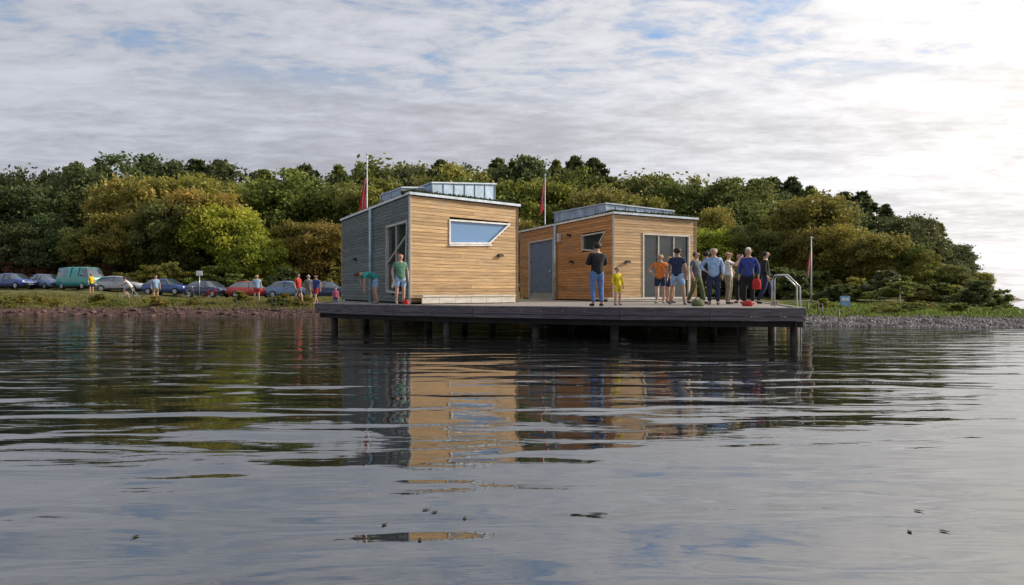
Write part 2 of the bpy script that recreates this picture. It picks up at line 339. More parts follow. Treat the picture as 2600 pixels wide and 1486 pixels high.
while px < 2560:                                            # back row: tall dark evergreens making the skyline
    d = random.uniform(98, 112) if px < 2050 else random.uniform(66, 78)
    x = (px-CX)/F*d; h = topz(px, d)-gz(x, d)+random.uniform(-1.3, .7)
    if h > 3:
        col = jit(DK) if random.random() < .7 else jit(MG)
        wh = 'behind the parked cars' if px < 800 else ('behind the timber cabins' if px < 1800 else 'beyond the bathing bank')
        tree('evergreen_tree', x, d, h, h*random.uniform(.8, 1.15), random.choice(PINE if random.random() < .62 else BROAD), col, near(px, d, 'tall dark skyline evergreen'), f'skyline evergreens {wh}')
    px += random.uniform(40, 60)
px = -120
while px < 2500:                                            # second row: rounded crowns just under the skyline
    d = random.uniform(86, 95) if px < 2000 else random.uniform(56, 64)
    x = (px-CX)/F*d; h = (topz(px, d)-gz(x, d))*random.uniform(.82, .99)
    if h > 2.5:
        if px < 330: c, wd = DK, 'dark green'
        elif px < 560: c, wd = OL, 'olive brown'
        elif px < 900: c, wd = MG, 'mid green'
        elif px < 1950: c, wd = (MG, 'mid green') if random.random() < .6 else (OL, 'olive brown')
        else: c, wd = (DK, 'dark green') if random.random() < .5 else (OL, 'olive brown')
        wh = 'behind the parked cars' if px < 800 else ('behind the timber cabins' if px < 1800 else 'beyond the bathing bank')
        tree('broadleaf_tree', x, d, h, h*random.uniform(.95, 1.25), random.choice(BROAD), jit(c), near(px, d, f'{wd} round crowned tree'), f'{wd} trees {wh}')
    px += random.uniform(66, 96)
FRONT = [(30, 66, 560, DK), (130, 67, 545, DK), (225, 66, 560, MG), (320, 66, 520, OL), (420, 65, 505, MG), (500, 66, 455, OR), (575, 64, 500, YG), (640, 63, 560, YG), (690, 64, 610, YG),
         (745, 66, 565, OL), (800, 65, 545, OR), (850, 66, 580, OL), (905, 68, 560, MG), (1330, 62, 560, OL), (1790, 56, 560, YG), (1830, 58, 530, OL), (1880, 55, 575, MG), (1935, 56, 590, YG), (1990, 57, 560, OR), (2050, 54, 575, OL),
         (2100, 53, 565, OR), (2160, 52, 600, OL), (2225, 50, 585, OL), (2290, 50, 612, MG), (2350, 48, 640, OL), (2420, 47, 672, MG), (2485, 47, 725, MG)]
CN = {DK: 'dark green', MG: 'mid green', YG: 'sunlit yellow-green', OL: 'olive brown', OR: 'rusty orange tinged'}
for px, d, ty, c in FRONT:
    if px < 920: d += 13
    x = (px-CX)/F*d; h = CAMZ-(ty-HZ)/F*d-gz(x, d)
    wh = 'at the edge of the car park' if px < 800 else ('between the timber cabins' if px < 1500 else 'along the bathing bank')
    tree('young_tree', x, d, h, max(h*1.05, 3.4), random.choice(BROAD), jit(c, .1), near(px, d, f'lower leafy {CN[c]} tree'), f'{CN[c]} trees {wh}')
def shrub(px, d, h, w, c, label, group):
    x = (px-CX)/F*d; o = empty('shrub', (x, d, gz(x, d)-.1), random.uniform(0, 6), label, 'shrub', group)
    k = link('foliage', random.choice(SHRUB), None, o); k.scale = (w, w, h); k.color = (*jit(c), 1)
    s = link('stem', random.choice(TRUNK), None, o); s.scale = (h*.7, h*.7, h*.8)
for px in range(-60, 320, 44): shrub(px+random.uniform(-8, 8), random.uniform(76, 78), random.uniform(2.2, 3.0), 3.6, (.15, .075, .035), 'low russet shrub in the hedge behind the teal van', 'russet hedge behind the car park')
for px in range(320, 900, 50): shrub(px+random.uniform(-12, 12), random.uniform(71, 74), random.uniform(1.8, 3.2), 3.8, random.choice([DK, MG, OL]), 'leafy green shrub under the trees behind the parked cars', 'shrubs behind the parked cars')
for px in range(-60, 1960, 52): shrub(px, random.uniform(81, 84), random.uniform(3.2, 4.4), 5.0, random.choice([DK, MG]), 'dense undergrowth shrub between the trunks of the wood', 'undergrowth of the wood')
for px in range(1760, 2120, 42): shrub(px, random.uniform(46, 50), random.uniform(1.6, 2.8), 3.2, random.choice([DK, MG, OL]), 'dense dark shrub under the trees right of the glazed cabin', 'shrubs right of the glazed cabin')
for px in range(2110, 2570, 34): shrub(px, random.uniform(37, 42), random.uniform(.8, 1.7), 2.4, random.choice([DK, MG, OL, MG]), 'low tangled shrub behind the right grass bank', 'shrubs behind the right grass bank')
for i in range(34):
    px = random.uniform(-20, 800); d = random.uniform(41, 46); shrub(px, d, random.uniform(.35, .8), random.uniform(.7, 1.5), random.choice([OL, MG, OL]), 'knee-high weedy clump on the left bank above the stones', 'weeds on the left bank')
for i in range(22):
    px = random.uniform(2070, 2600); d = random.uniform(30, 34); shrub(px, d, random.uniform(.25, .55), random.uniform(.6, 1.2), random.choice([OL, MG]), 'low weedy clump in the right grass bank', 'weeds on the right bank')
# grass: blades on both banks
def blades(n, xs, ys, h, name, col, label):
    x = RNG.uniform(*xs, n); y = RNG.uniform(*ys, n); z = ground(x, y); k = z > .25; x, y, z = x[k], y[k], z[k]; n = len(x)
    a = RNG.uniform(0, 6.28, n); hh = h*RNG.uniform(.4, 1.2, n); w = .035; lean = RNG.normal(size=(n, 2))*.3*hh[:, None]
    base = np.stack([x, y, z-.02], 1); dx = np.stack([np.cos(a), np.sin(a), a*0], 1)*w
    tip = base+np.stack([lean[:, 0], lean[:, 1], hh], 1); v = np.stack([base-dx, base+dx, tip], 1).reshape(-1, 3)
    me = bpy.data.meshes.new(name); me.vertices.add(3*n); me.vertices.foreach_set('co', v.ravel()); me.loops.add(3*n); me.loops.foreach_set('vertex_index', np.arange(3*n))
    me.polygons.add(n); me.polygons.foreach_set('loop_start', np.arange(n)*3); at_ = me.attributes.new('leafv', 'FLOAT', 'FACE'); at_.data.foreach_set('value', RNG.random(n).astype(np.float32))
    me.materials.append(M['leaf']); me.update(calc_edges=True); o = link(name, me); o.color = (*col, 1); tag(o, label, 'grass', kind='stuff')
blades(52000, (-46, -6), (38, 58), .2, 'grass', (.17, .165, .05), 'rough yellow-green grass on the left bank')
blades(30000, (9, 29), (27.5, 37), .15, 'grass', (.135, .19, .04), 'green mown grass on the right bank')
# ---------------------------------------------------------------- deck
DZ = .85
deck_pts = [(-7.2, 30.5), (-6.6, 25.2), (-3.55, 22.6), (-1.09, 21.0), (2.77, 19.2), (7.15, 18.3), (8.5, 24.), (11.2, 36.5), (-8.5, 36.5)]
deck = empty('deck', (0, 22, 0), 0, 'dark stained timber deck on piles built out over the water', 'deck')
def rel(o, p): return [Vector(q)-o.location for q in p]
b = B(); b.prism(rel(deck, [(x, y, DZ-.05) for x, y in deck_pts]), (0, 0, .05)); b.obj('decking', M['decktop'], deck)
nF = len(deck_pts)
for i in list(range(0, 7)):
    p0, p1 = Vector((*deck_pts[i], 0)), Vector((*deck_pts[i+1], 0)); u = (p1-p0).normalized(); n = Vector((u.y, -u.x, 0)); ln = (p1-p0).length
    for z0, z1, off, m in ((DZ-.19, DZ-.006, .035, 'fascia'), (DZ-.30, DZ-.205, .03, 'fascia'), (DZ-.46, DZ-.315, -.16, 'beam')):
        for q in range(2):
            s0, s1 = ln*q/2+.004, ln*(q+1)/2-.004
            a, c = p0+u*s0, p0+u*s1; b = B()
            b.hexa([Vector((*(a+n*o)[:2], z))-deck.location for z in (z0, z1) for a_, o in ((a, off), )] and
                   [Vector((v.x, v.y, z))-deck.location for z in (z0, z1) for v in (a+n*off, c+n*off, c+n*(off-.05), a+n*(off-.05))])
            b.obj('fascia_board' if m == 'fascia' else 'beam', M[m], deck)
    b = B(); a, c = p0+n*.05, p1+n*.05
    b.hexa([Vector((v.x, v.y, z))-deck.location for z in (DZ+.002, DZ+.03) for v in (a, c, c-n*.16, a-n*.16)]); b.obj('edge_board', M['decktop'], deck)
    for k in range(int(ln/.6)):
        p = p0+u*(.3+k*.6)+n*.04; b = B(); b.ball(Vector((p.x, p.y, DZ-.1))-deck.location, .012, 6, 4); b.obj('bolt', M['rim'], deck)
def pile(x, y, r=.12):
    b = B(); b.tube([Vector((x, y, z))-deck.location for z in (-1.5, -.1, DZ-.4)], r, 10, r*.93); b.obj('pile', M['pile'], deck, True)
for px, d in ((850, 25.6), (985, 23.4), (1135, 22.0), (1360, 20.9), (1560, 19.9), (1758, 19.4), (1885, 19.2), (2018, 19.0)): pile((px-CX)/F*d, d)
for px, d in ((930, 27.6), (1090, 25.4), (1250, 24.4), (1450, 23.5), (1640, 23), (1810, 22.6), (1960, 22.2), (1180, 28.5), (1520, 27), (1730, 26.5)): pile((px-CX)/F*d, d)
# raised pale steps in front of the cabins
def slab(name, pts, z0, z1, m, label, cat, parts=5):
    o = empty(name, (*pts[0], z0), 0, label, cat); A_, B_ = Vector((*pts[0], 0)), Vector((*pts[1], 0)); u = (B_-A_); n = Vector((u.y, -u.x, 0)).normalized()*-1; w = pts[2]
    base = Vector((*pts[0], z0))
    for k in range(parts):
        a, c = A_+u*(k/parts)+u.normalized()*.006, A_+u*((k+1)/parts)-u.normalized()*.006
        b = B(); b.hexa([Vector((v.x, v.y, z))-base for z in (z1-.05, z1) for v in (a, c, c+n*w, a+n*w)]); b.obj('top_board', m, o)
        b = B(); b.hexa([Vector((v.x, v.y, z))-base for z in (z0+.03, z1-.062) for v in (a+n*.04, c+n*.04, c+n*.08, a+n*.08)]); b.obj('front_board', m, o)
    return o
# ---------------------------------------------------------------- cabins
class Wall:
    def __init__(s, p0, p1, base): # outward normal on the camera side
        s.p0, s.p1 = Vector((*p0, 0)), Vector((*p1, 0)); s.u = (s.p1-s.p0).normalized(); s.len = (s.p1-s.p0).length
        s.n = Vector((s.u.y, -s.u.x, 0));
        if s.n.dot(-s.p0) < 0: s.n = -s.n
        s.base = base
    def pt(s, a, z, o=0.): q = s.p0+s.u*a+s.n*o; return Vector((q.x, q.y, z))-s.base
    def hit(s, px, py):
        d = Vector(((px-CX)/F, 1, -(py-HZ)/F)); t = s.p0.dot(s.n)/Vector((d.x, d.y, 0)).dot(s.n); q = d*t
        return ((Vector((q.x, q.y, 0))-s.p0).dot(s.u), CAMZ+q.z)
    def slab(s, b, poly, o0, o1): b.prism([s.pt(a, z, o0) for a, z in poly], s.n*(o1-o0))
    def bar(s, b, a, c, w, o0, o1):   # bar of width w along a segment in the wall plane
        A_, C_ = Vector((a[0], a[1])), Vector((c[0], c[1])); t = (C_-A_).normalized(); q = Vector((-t.y, t.x))*w/2; A_, C_ = A_-t*w/2, C_+t*w/2
        s.slab(b, [A_-q, C_-q, C_+q, A_+q], o0, o1)
def interval(poly, z):
    xs = []
    for i in range(len(poly)):
        (a, za), (c, zc) = poly[i], poly[(i+1) % len(poly)]
        if (za-z)*(zc-z) < 0: xs.append(a+(c-a)*(z-za)/(zc-za))
    return (min(xs), max(xs)) if len(xs) >= 2 else None
def clad(w, z0, z1, opens, m, parent, pitch=.118):
    n = round((z1-z0)/pitch); pitch = (z1-z0)/n
    for k in range(n):
        a, c = z0+k*pitch+.005, z0+(k+1)*pitch-.005
        segs = [(0., w.len)]
        for op in opens:
            iv = [i for i in (interval(op, a+.002), interval(op, (a+c)/2), interval(op, c-.002)) if i]
            if not iv: continue
            lo, hi = min(i[0] for i in iv), max(i[1] for i in iv); new = []
            for s0, s1 in segs:
                if lo > s0+.03: new.append((s0, min(s1, lo)))
                if hi < s1-.03: new.append((max(s0, hi), s1))
                if lo >= s1 or hi <= s0: pass
            segs = [q for q in new if q[1]-q[0] > .02]
        cut = []
        for s0, s1 in segs:                                   # boards butt at random places
            if s1-s0 > 3.5 and random.random() < .6:
                j = random.uniform(s0+1, s1-1); cut += [(s0, j-.003), (j+.003, s1)]
            else: cut.append((s0, s1))
        for s0, s1 in cut:
            b = B(); w.slab(b, [(s0, a), (s1, a), (s1, c), (s0, c)], .0, .024+random.uniform(-.003, .004)); b.obj('cladding_board', m, parent)
def frame(w, poly, m, parent, name='window', width=.07, gm=None, depth=.02, mull=0):
    g = B(); w.slab(g, poly, -.05, -.04); go = g.obj(name, gm, parent)
    n = len(poly)
    for i in range(n):
        b = B(); w.bar(b, poly[i], poly[(i+1) % n], width, -.04, .03+depth+.003*i); b.obj('frame', m, go)
    return go
def wlamp(w, px, py, name='wall_lamp', r=.13, parent=None):
    a, z = w.hit(px, py); b = B(); k = 8
    pts = [(a+r*math.cos(math.pi*i/k), z+r*.8*math.sin(math.pi*i/k)) for i in range(k+1)]
    w.slab(b, pts, .03, .16); o = b.obj(name, M['black'], parent)
    b = B(); w.slab(b, [(a-r*.5, z-.02), (a+r*.5, z-.02), (a+r*.5, z-.005), (a-r*.5, z-.005)], .05, .13); b.obj('lamp_glass', M['white'], o)
def pipe(w, px, z0, z1, parent, r=.055):
    a, _ = w.hit(px, 650); b = B(); b.tube([w.pt(a, z0, .12), w.pt(a, z1, .12)], r, 10); o = b.obj('downpipe', M['cyan'], parent, True)
    for z in (z0+.5, (z0+z1)/2, z1-.4):
        b = B(); b.tube([w.pt(a, z-.02, .12), w.pt(a, z+.02, .12)], r*1.25, 10); b.obj('pipe_bracket', M['seam'], o)
def fringe(pts_fn, ln, n, h, parent):      # sedum blades over a roof edge
    P_, V_ = [], []
    for i in range(n):
        p = pts_fn(random.uniform(0, ln), random.uniform(-.5, .0)); P_.append((p.x, p.y, p.z+random.uniform(0, h))); V_.append(random.random())
    me = leaves_mesh('sedum_plants', np.array(P_), .055, np.array(V_), 2.2, np.array([0, 0, 1.2])); o = link('sedum_plants', me, None, parent); o.color = (.05, .075, .028, 1); o['kind'] = 'stuff'
def cabin(name, corner, left, right, ztop, mats, label, opens_l, opens_f):
    base = Vector((*corner, DZ)); o = empty(name, base, 0, label, 'cabin')
    c, l, r = Vector((*corner, 0)), Vector((*left, 0)), Vector((*right, 0)); bk = l+(r-c)
    wl, wf = Wall(l[:2], c[:2], base), Wall(c[:2], r[:2], base)
    wr, wb = Wall(r[:2], bk[:2], base), Wall(bk[:2], l[:2], base)
    cen = (c+l+r+bk)/4
    for w in (wr, wb):
        if w.n.dot(cen-w.p0) > 0: w.n = -w.n
    ins = lambda p, k: p+(cen-p).normalized()*k
    # lining behind the boards, kept clear of the openings by sitting 9 cm inside
    b = B(); q = [ins(v, .13) for v in (c, r, bk, l)]
    b.hexa([Vector((v.x, v.y, z))-base for z in (DZ+.004, ztop-.06) for v in q]); b.obj('inner_lining', M['core'], o)
    zb = DZ+.06
    ol = [[wl.hit(*p) for p in op] for op in opens_l]; of = [[wf.hit(*p) for p in op] for op in opens_f]
    clad(wl, zb, ztop, ol, mats[0], o); clad(wf, zb, ztop, of, mats[1], o)
    clad(wr, zb, ztop, [], mats[1], o, .24); clad(wb, zb, ztop, [], mats[0], o, .24)
    for v, w in ((c, wl), (r, wf), (l, wl), (bk, wb)):
        b = B(); d = (v-cen).normalized()*.03; p = v+d
        b.hexa([Vector((p.x+x, p.y+y, z))-base for z in (DZ+.004, ztop+.003) for x, y in ((-.035, -.035), (.035, -.035), (.035, .035), (-.035, .035))]); b.obj('corner_post', M['pale'] if v is c else mats[1], o)
    # roof plate with metal edge and planting
    out = lambda p, k: p-(cen-p).normalized()*k
    q = [out(v, .14) for v in (c, r, bk, l)]
    b = B(); b.hexa([Vector((v.x, v.y, z))-base for z in (ztop+.006, ztop+.06) for v in q]); roof = b.obj('roof', M['beam'], o)
    q2 = [out(v, .16) for v in (c, r, bk, l)]
    for i in range(4):
        a, e = q2[i], q2[(i+1) % 4]; u = (e-a).normalized(); n = Vector((u.y, -u.x, 0)); n = n if n.dot(a-cen) > 0 else -n
        b = B(); b.hexa([Vector((v.x, v.y, z))-base for z in (ztop+.02, ztop+.105) for v in (a, e, e+n*.02, a+n*.02)]); b.obj('roof_edge', M['white'] if i == 3 else M['seam'], roof)
    q = [ins(v, .02) for v in (c, r, bk, l)]
    b = B(); b.hexa([Vector((v.x, v.y, z))-base for z in (ztop+.062, ztop+.13) for v in q]); b.obj('planting', M['sedum'], roof)
    fringe(lambda a, k: wf.pt(a, ztop+.1, k), wf.len, 2600, .09, roof); fringe(lambda a, k: wl.pt(a, ztop+.1, k), wl.len, 1800, .06, roof)
    return o, wl, wf, roof, ol, of, base
def hoodbox(roof, base, pts_b, z0, zt, n, name='roof_light'):
    """standing-seam box on the roof: pts_b four (X,Y) corners, zt heights of the four top corners"""
    b = B(); P4 = [Vector((x, y, z0))-base for x, y in pts_b]; T4 = [Vector((x, y, z))-base for (x, y), z in zip(pts_b, zt)]
    b.hexa(P4+T4); o = b.obj(name, M['zinc'], roof)
    for e in ((0, 1), (3, 0)):
        A_, C_, At, Ct = P4[e[0]], P4[e[1]], T4[e[0]], T4[e[1]]; m = n if e == (0, 1) else max(2, n-2)
        nn = (C_-A_).normalized(); nn = Vector((nn.y, -nn.x, 0)); nn = nn if nn.dot((P4[0]+P4[1])/2-(P4[2]+P4[3])/2 if e == (0, 1) else (P4[3]+P4[0])/2-(P4[1]+P4[2])/2) > 0 else -nn
        for k in range(m+1):
            p, q = A_.lerp(C_, k/m), At.lerp(Ct, k/m); b = B(); b.tube([p+nn*.015, q+nn*.015], .018, 5); b.obj('seam', M['seam'], o)
    b = B(); cc_ = sum(T4, Vector())/4; E_ = [v+(v-cc_).normalized()*.10+Vector((0, 0, .005)) for v in T4]
    b.hexa(E_+[v+Vector((0, 0, .05)) for v in E_]); b.obj('box_lid', M['seam'], o)
c1, l1, r1 = (-3.33, 24.4), (-7.58, 33.5), (.18, 27.9)
cab1, w1l, w1f, roof1, o1l, o1f, bs1 = cabin('timber_cabin', c1, l1, r1, 4.40, (M['greywood'], M['larch']), 'flat-roofed larch cabin with a slant-cut window coloured like reflected sky facing the water',
    [[(984, 740), (1030, 746), (1036, 562), (984, 577)]], [[(1140, 618), (1242, 618), (1292, 570), (1140, 559)]])
win = frame(w1f, o1f[0], M['white'], cab1, 'window', .055, M['skyglass'])
dr = frame(w1l, o1l[0], M['pale'], cab1, 'window', .07, M['glass'])
b = B(); A_, C_, D_, E_ = o1l[0]; w1l.bar(b, ((A_[0]*.5+C_[0]*.5), A_[1]), ((A_[0]*.5+C_[0]*.5), D_[1]), .05, -.035, .02); b.obj('mullion', M['pale'], dr)
b = B(); w1l.bar(b, (A_[0], A_[1]+1.0), (C_[0], D_[1]-.5), .05, -.035, .025); b.obj('mullion', M['pale'], dr)
b = B(); a0 = o1f[0][0]; a1 = o1f[0][1]; w1f.bar(b, (a0[0]-.02, a0[1]-.07), (a1[0]+.03, a1[1]-.07), .05, .0, .10); b.obj('sill', M['white'], win)
wlamp(w1f, 1266, 652, parent=cab1); wlamp(w1l, 906, 662, parent=cab1)
pipe(w1l, 948, DZ+.02, 4.42, cab1)
u1 = Vector((r1[0]-c1[0], r1[1]-c1[1])).normalized(); v1 = Vector((l1[0]-c1[0], l1[1]-c1[1])).normalized()
def on(c, u, v, a, d): q = Vector(c)+u*a+v*d; return (q.x, q.y)
hoodbox(roof1, bs1, [on(c1, u1, v1, 1.6, 1.6), on(c1, u1, v1, 4.7, 1.6), on(c1, u1, v1, 4.7, 5.5), on(c1, u1, v1, 1.6, 5.5)], 4.52, (5.16, 5.42, 5.5, 5.2), 6)
hoodbox(roof1, bs1, [on(c1, u1, v1, .35, 1.9), on(c1, u1, v1, 1.3, 1.9), on(c1, u1, v1, 1.3, 4.6), on(c1, u1, v1, .35, 4.6)], 4.52, (4.9, 4.98, 5.02, 4.95), 3)
c2, l2, r2 = (4.13, 30.5), (.47, 40.3), (8.1, 33.1)
cab2, w2l, w2f, roof2, o2l, o2f, bs2 = cabin('timber_cabin', c2, l2, r2, 4.40, (M['larch2'], M['larch']), 'larch cabin with a blue-grey door and full-height glass facing the water',
    [[(1345, 757), (1406, 759), (1406, 606), (1345, 617)], [(1480, 634), (1512, 637), (1538, 589), (1480, 599)]], [[(1632, 757), (1748, 756), (1748, 600), (1632, 594)]])
dd = frame(w2l, o2l[0], M['pale'], cab2, 'door', .06, M['door'])
b = B(); hh = w2l.hit(1398, 690); b.ball(w2l.pt(hh[0], hh[1], .04), .05); b.obj('handle', M['steel'], dd)
for q in (.35, 1.9):
    b = B(); w2l.slab(b, [(o2l[0][0][0]+.02, DZ+q), (o2l[0][0][0]+.2, DZ+q), (o2l[0][0][0]+.2, DZ+q+.05), (o2l[0][0][0]+.02, DZ+q+.05)], -.038, -.02); b.obj('hinge', M['black'], dd)
b = B(); w2l.slab(b, [(o2l[0][0][0]+.1, DZ+.1), (o2l[0][1][0]-.1, DZ+.1), (o2l[0][1][0]-.1, DZ+.32), (o2l[0][0][0]+.1, DZ+.32)], -.038, -.03); b.obj('kick_plate', M['steel'], dd)
frame(w2l, o2l[1], M['pale'], cab2, 'window', .055, M['glass'])
gd = frame(w2f, o2f[0], M['pale'], cab2, 'glass_door', .07, M['glass'])
for k in (1, 2):
    b = B(); x_ = o2f[0][0][0]+(o2f[0][1][0]-o2f[0][0][0])*k/3; w2f.bar(b, (x_, DZ+.1), (x_, o2f[0][2][1]), .05, -.038, .02); b.obj('mullion', M['pale'], gd)
wlamp(w2l, 1448, 600, parent=cab2); wlamp(w2f, 1590, 668, parent=cab2); wlamp(w2l, 1455, 668, r=.15, parent=cab2)
pipe(w2l, 1415, DZ+.02, 4.42, cab2, .06)
b = B(); h0 = w2l.hit(1424, 604); w2l.slab(b, [(h0[0]-.12, h0[1]-.2), (h0[0]+.12, h0[1]-.2), (h0[0]+.12, h0[1]+.2), (h0[0]-.12, h0[1]+.2)], .03, .16); b.obj('vent_box', M['pale'], cab2, bevel=.01)
u2 = Vector((r2[0]-c2[0], r2[1]-c2[1])).normalized(); v2 = Vector((l2[0]-c2[0], l2[1]-c2[1])).normalized()
hoodbox(roof2, bs2, [on(c2, u2, v2, .35, 1.2), on(c2, u2, v2, 4.3, 1.2), on(c2, u2, v2, 4.3, 6.6), on(c2, u2, v2, .35, 6.6)], 4.52, (4.98, 4.88, 4.98, 5.1), 7)
f = Vector((w1f.n.x, w1f.n.y))
def offs(p, k, n): return (p[0]+n.x*k, p[1]+n.y*k)
slab('timber_step', (offs(on(c1, u1, v1, .05, 0), .62, f), offs(on(c1, u1, v1, 4.3, 0), .62, f), .5), DZ, DZ+.30, M['pale'], 'long pale timber bench step along the foot of the cabin with the slant-cut window', 'step', 6)
f2 = Vector((w2f.n.x, w2f.n.y))
slab('timber_step', (offs(on(c2, u2, v2, -1.2, 0), 1.1, f2), offs(on(c2, u2, v2, 4.6, 0), 1.1, f2), .9), DZ, DZ+.16, M['pale'], 'low pale timber step in front of the glass doors', 'step', 6)
# ---------------------------------------------------------------- flagpoles with pennants
def pennant(px, d, top, f0, f1, wpx, m, label, lean=-8):
    x = (px-CX)/F*d; z0 = gz(x, d) if d > 33 else DZ; o = empty('flagpole', (x, d, z0), 0, label, 'flagpole')
    zt = CAMZ-(top-HZ)/F*d-z0; b = B(); b.tube([(0, 0, 0), (0, 0, zt)], .045, 8, .022); b.obj('pole', M['white'], o, True)
    b = B(); b.ball((0, 0, zt+.04), .06); b.obj('finial', M['seam'], o, True)
    za, zb = CAMZ-(f0-HZ)/F*d-z0, CAMZ-(f1-HZ)/F*d-z0; w = wpx/F*d
    def strip(name, u0, u1, mm):                         # limp cloth hanging in folds
        vs, fs = [], []; n, m_ = 14, 6
        for i in range(n+1):
            t = i/n; zz = za+(zb-za)*t
            for j in range(m_+1):
                u = u0+(u1-u0)*j/m_; fold = .10*math.sin(u*9+t*2.2)*(.3+.7*t)
                vs.append((-.03-u*w*(.25+.75*math.sin(min(1, t*1.15)*math.pi/2))+lean/F*d*t*t*.5, fold*w*2-.03, zz-u*.35*t))
        for i in range(n):
            for j in range(m_): k = i*(m_+1)+j; fs.append((k, k+1, k+m_+2, k+m_+1))
        me = bpy.data.meshes.new(name); me.from_pydata(vs, [], fs); me.materials.append(mm); me.polygons.foreach_set('use_smooth', [True]*len(fs))
        q = link(name, me, None, o); q.modifiers.new('t', 'SOLIDIFY').thickness = .008; return q
    p = strip('pennant', 0, .45, m); strip('white_stripe', .45, .62, M['wcloth']).parent = p; strip('outer_stripe', .62, 1., m).parent = p
pennant(932, 37, 394, 452, 532, 15, M['red'], 'tall white flagpole with a limp red and white pennant behind the grey cabin wall')
pennant(1384, 46, 448, 462, 536, 10, M['red'], 'white flagpole with a narrow red pennant rising between the two cabins')
pennant(2060, 39, 606, 640, 694, 9, M['pinkred'], 'white flagpole with a pinkish red pennant right of the deck', -3)
# ---------------------------------------------------------------- people
SKIN = mat('skin', (.52, .32, .23), .55, .1); SKIN2 = mat('tanned_skin', (.42, .24, .16), .55, .1)
def cloth(n, c): return mat(n, c, .85, .18, 9., bump=.004)
CL = {k: cloth(k+'_fabric', c) for k, c in dict(navy=(.02, .03, .075), denim=(.10, .19, .42), black=(.014, .015, .018), blue=(.035, .06, .26), teal=(.03, .34, .33), white=(.72, .72, .70), orange=(.68, .20, .04), yellow=(.68, .52, .02),
      red=(.5, .03, .03), sky=(.30, .45, .68), green=(.10, .24, .16), grey=(.14, .15, .17), olive=(.12, .14, .06), pink=(.65, .10, .28), khaki=(.26, .22, .15)).items()}
HAIR = {k: mat(k+'_hair', c, .6, .3, 20.) for k, c in dict(dark=(.018, .012, .009), brown=(.07, .04, .02), red=(.20, .06, .02), blond=(.38, .26, .11), grey=(.35, .34, .33)).items()}
def skinned(name, verts, edges, rad, m, parent, lvl=1):
    me = bpy.data.meshes.new(name); me.from_pydata([tuple(v) for v in verts], edges, []); o = bpy.data.objects.new(name, me); COL.objects.link(o)
    md = o.modifiers.new('s', 'SKIN'); md.use_smooth_shade = True
    for i, q in enumerate(rad): me.skin_vertices[0].data[i].radius = (q, q) if not isinstance(q, tuple) else q
    me.skin_vertices[0].data[0].use_root = True
    sb = o.modifiers.new('u', 'SUBSURF'); sb.levels = lvl; sb.render_levels = lvl
    dg = bpy.context.evaluated_depsgraph_get(); new = bpy.data.meshes.new_from_object(o.evaluated_get(dg)); new.name = name
    bpy.data.objects.remove(o); bpy.data.meshes.remove(me)
    new.materials.clear(); new.materials.append(m); new.polygons.foreach_set('use_smooth', [True]*len(new.polygons))
    return link(name, new, None, parent)
